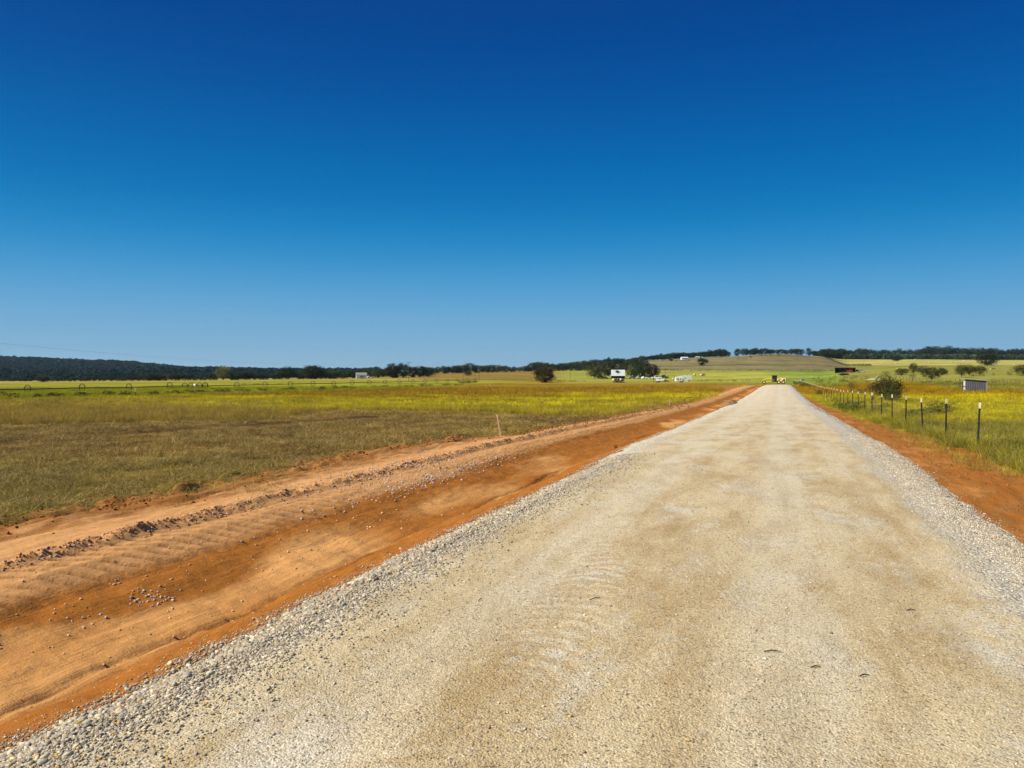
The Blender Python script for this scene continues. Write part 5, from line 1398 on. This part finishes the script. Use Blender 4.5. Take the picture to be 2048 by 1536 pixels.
# motor grader
x, y, z, d = G(1548, 768.1)
sc = 46 * d / F / 9.0
e = thing('motor_grader', 'yellow motor grader with a black cab parked side-on across the end of the road', 'motor grader', (x, y, z), facing(1548, .0)); e.scale = (sc,) * 3
m = MB(); m.prism([(-4.3, 1.15), (-3.9, 1.15), (-3.2, 1.85), (-1.2, 1.95), (-.3, 1.5), (.1, 1.3), (.1, 1.65), (-.6, 2.15), (-3.2, 2.2), (-4.1, 1.75), (-4.3, 1.5)], -.24, .24); m.build('main_frame', M_YELLOW, e)
m = MB(); m.prism([(1.1, .95), (4.35, .95), (4.45, 1.5), (4.4, 2.35), (2.6, 2.5), (1.2, 2.2)], -.75, .75); eng = m.build('engine_cover', M_CREAM, e)
m = MB(); m.box(1.8, 2.4, -.78, -.753, 1.7, 2.1); m.box(3.4, 4.1, -.78, -.753, 1.4, 2.0); m.build('grille', M_STEEL, eng)
m = MB(); m.box(4.42, 4.6, -.7, .7, 1.0, 2.3); m.build('rear_guard', M_BLK, e)
m = MB(); m.prism([(-.55, 1.0), (1.0, 1.0), (1.15, 3.25), (-.75, 3.25)], -.72, .72); cab = m.build('cab', M_BLK, e)
m = MB(); m.box(-.85, 1.25, -.85, .85, 3.25, 3.38); m.build('roof', M_BLK, cab)
m = MB(); m.prism([(-.35, 1.9), (.0, 1.9), (.0, 3.05), (-.45, 3.05)], -.75, -.725); m.prism([(.12, 1.5), (.75, 1.5), (.85, 3.05), (.12, 3.05)], -.75, -.725); m.build('window', M_GLASS, cab)
m = MB(); m.box(-.15, .05, -.74, -.722, 1.2, 1.85); m.build('side_panel', M_GREYC, cab)
m = MB(); m.box(-3.55, 1.2, -.10, .10, .75, 1.0); m.disc((-1.6, 0, .78), .0001, .001, 3); m.prism([(-3.6, .8), (-2.2, 1.0), (-1.0, 1.15), (-1.0, .9), (-2.2, .75), (-3.6, .6)], -.5, .5); m.build('drawbar', M_YELLOW, e)
m = MB(); 
v0 = [(-1.9 + .35 * math.cos(t), .25 + .42 * math.sin(t) + .3) for t in np.linspace(-1.2, 1.2, 7)]
m.prism([(-.75 + a_[0] + 0, a_[1] - .25) for a_ in v0] + [(-.80 + a_[0], a_[1] - .25) for a_ in reversed(v0)], -1.7, 1.7); m.build('blade', M_STEEL, e)
m = MB(); m.tube([(-1.3, -.5, 2.9), (-1.1, -.5, .95)], .07, 6); m.tube([(-1.3, .5, 2.9), (-1.1, .5, .95)], .07, 6); m.tube([(-1.75, -.3, 2.75), (-.5, -.3, 1.9)], .10, 6); m.build('lift_cylinder', M_YELLOW, e)
m = MB(); m.box(-4.15, -3.3, -1.0, 1.0, .55, .8); m.build('front_axle', M_STEEL, e)
for wx, R in ((-3.7, .68), (1.75, .74), (3.45, .74)):
    for wy in (-1.0, 1.0):
        m = MB(); m.disc((wx, wy, R), R, .42, 24, 'y', R * .5); t = m.build('wheel', M_BLACK, e); m = MB(); m.disc((wx, wy, R), R * .5, .36, 18); m.build('rim', M_CREAM, t)
m = MB(); m.tube([(2.9, -.2, 2.4), (2.9, -.2, 3.0)], .07, 6); m.build('exhaust', M_STEEL, e)
m = MB(); m.tube([(4.6, 0, 1.2), (6.2, 0, 1.25)], .03, 4); m.build('rear_rod', M_STEEL, e)

# twigs lying on the road
for px, py, l, a, lb in [(1190, 1200, .05, .6, 'bent dark twig on the tan stripe of the road'), (1548, 1312, .05, 0, 'thin dark twig in the middle foreground of the road'), (1635, 1340, .03, .1, 'short dark twig right of the thinner one'), (1733, 1354, .03, .2, 'short dark stick near the lower right of the road'), (1826, 1217, .035, .1, 'small dark stick on the right half of the road'), (960, 1198, .03, 1.2, 'dark twig left of the tan stripe')]:
    ddd = 1.62 * F / (py - HOR); s2 = (px - 1024) / F * ddd; x, y = -SA * ddd + CA * s2, CA * ddd + SA * s2; z = float(road_z(np.array([x]), np.array([y]))[0])
    m = MB(); ca, sa = math.cos(a + YAW), math.sin(a + YAW); m.tube([(-l * ca, -l * sa, 0), (0, .006, .006), (l * ca, l * sa, 0)], [.003, .004, .002], 5)
    tag(m.build('twig', M_BARK, None, (x, y, z + .006)), lb, 'twig')

m = MB(); m.box(-9800, 9800, -9800, 9800, -60, 120); hz = m.build('haze', None); hz.data.materials.clear()
mh = bpy.data.materials.new('haze_air'); mh.use_nodes = True; nt = mh.node_tree; nt.nodes.clear(); o_ = nt.nodes.new('ShaderNodeOutputMaterial'); v_ = nt.nodes.new('ShaderNodeVolumePrincipled')
v_.inputs['Density'].default_value = .000028; v_.inputs['Color'].default_value = (.5, .75, 1, 1); v_.inputs['Anisotropy'].default_value = .3
nt.links.new(v_.outputs[0], o_.inputs['Volume']); hz.data.materials.append(mh); tag(hz, None, None, kind='stuff')
# ------------------------------------------------------------------ sky, sun, camera
EL = 43 * D2R; HEAD = YAW + 104 * D2R          # the sun stands this far to the left of +Y
wd = bpy.data.worlds.new('World'); scn.world = wd; wd.use_nodes = True; nt = wd.node_tree
bg = nt.nodes['Background']; sk = nt.nodes.new('ShaderNodeTexSky'); sk.sky_type = 'NISHITA'; sk.sun_disc = False
sk.sun_elevation = EL; sk.sun_rotation = -HEAD; sk.air_density = 1.0; sk.dust_density = .3; sk.ozone_density = 3.0; sk.altitude = 300
EXPO = .70
tc = nt.nodes.new('ShaderNodeTexCoord'); se = nt.nodes.new('ShaderNodeSeparateXYZ'); nt.links.new(tc.outputs['Generated'], se.inputs[0])
rp = nt.nodes.new('ShaderNodeValToRGB'); nt.links.new(se.outputs['Z'], rp.inputs[0]); rp.color_ramp.interpolation = 'B_SPLINE'
stops = [(0, (146, 182, 203)), (.030, (131, 174, 205)), (.094, (88, 160, 208)), (.155, (30, 136, 196)), (.218, (0, 112, 180)), (.30, (0, 90, 164)), (.37, (0, 74, 150)), (.437, (0, 62, 138)), (.62, (24, 78, 140)), (1, (40, 90, 150))]
while len(rp.color_ramp.elements) < len(stops): rp.color_ramp.elements.new(.5)
for e_, (p_, c_) in zip(rp.color_ramp.elements, stops): e_.position = p_; e_.color = (*[float(q) for q in lin(*c_, k=1.0)], 1)
mx = nt.nodes.new('ShaderNodeMix'); mx.data_type = 'RGBA'; mx.inputs[0].default_value = .995
sca = nt.nodes.new('ShaderNodeVectorMath'); sca.operation = 'SCALE'; sca.inputs['Scale'].default_value = 10 / 2 ** EXPO * 1.04
nt.links.new(rp.outputs[0], sca.inputs[0]); nt.links.new(sk.outputs[0], mx.inputs[6]); nt.links.new(sca.outputs[0], mx.inputs[7])
nt.links.new(mx.outputs[2], bg.inputs[0]); bg.inputs[1].default_value = .10
sun = bpy.data.lights.new('sun', 'SUN'); sun.energy = 4.9; sun.angle = .5 * D2R; sun.color = (1.0, .93, .80)
so = bpy.data.objects.new('sun', sun); col.objects.link(so)
dv = Vector((-math.sin(HEAD) * math.cos(EL), math.cos(HEAD) * math.cos(EL), math.sin(EL)))
so.rotation_euler = dv.to_track_quat('Z', 'Y').to_euler(); so.location = dv * 50
cam = bpy.data.cameras.new('camera'); cam.sensor_width = 36; cam.lens = F / 2048 * 36; cam.clip_start = .05; cam.clip_end = 20000
co = bpy.data.objects.new('camera', cam); col.objects.link(co); co.location = (0, 0, EYE)
co.rotation_euler = (math.pi / 2 - math.atan((768 - HOR) / F), 0, YAW); scn.camera = co
scn.view_settings.view_transform = 'Standard'; scn.view_settings.look = 'None'; scn.view_settings.exposure = EXPO; scn.view_settings.gamma = 1
scn.cycles.max_bounces = 6; scn.cycles.diffuse_bounces = 3; scn.cycles.transmission_bounces = 3
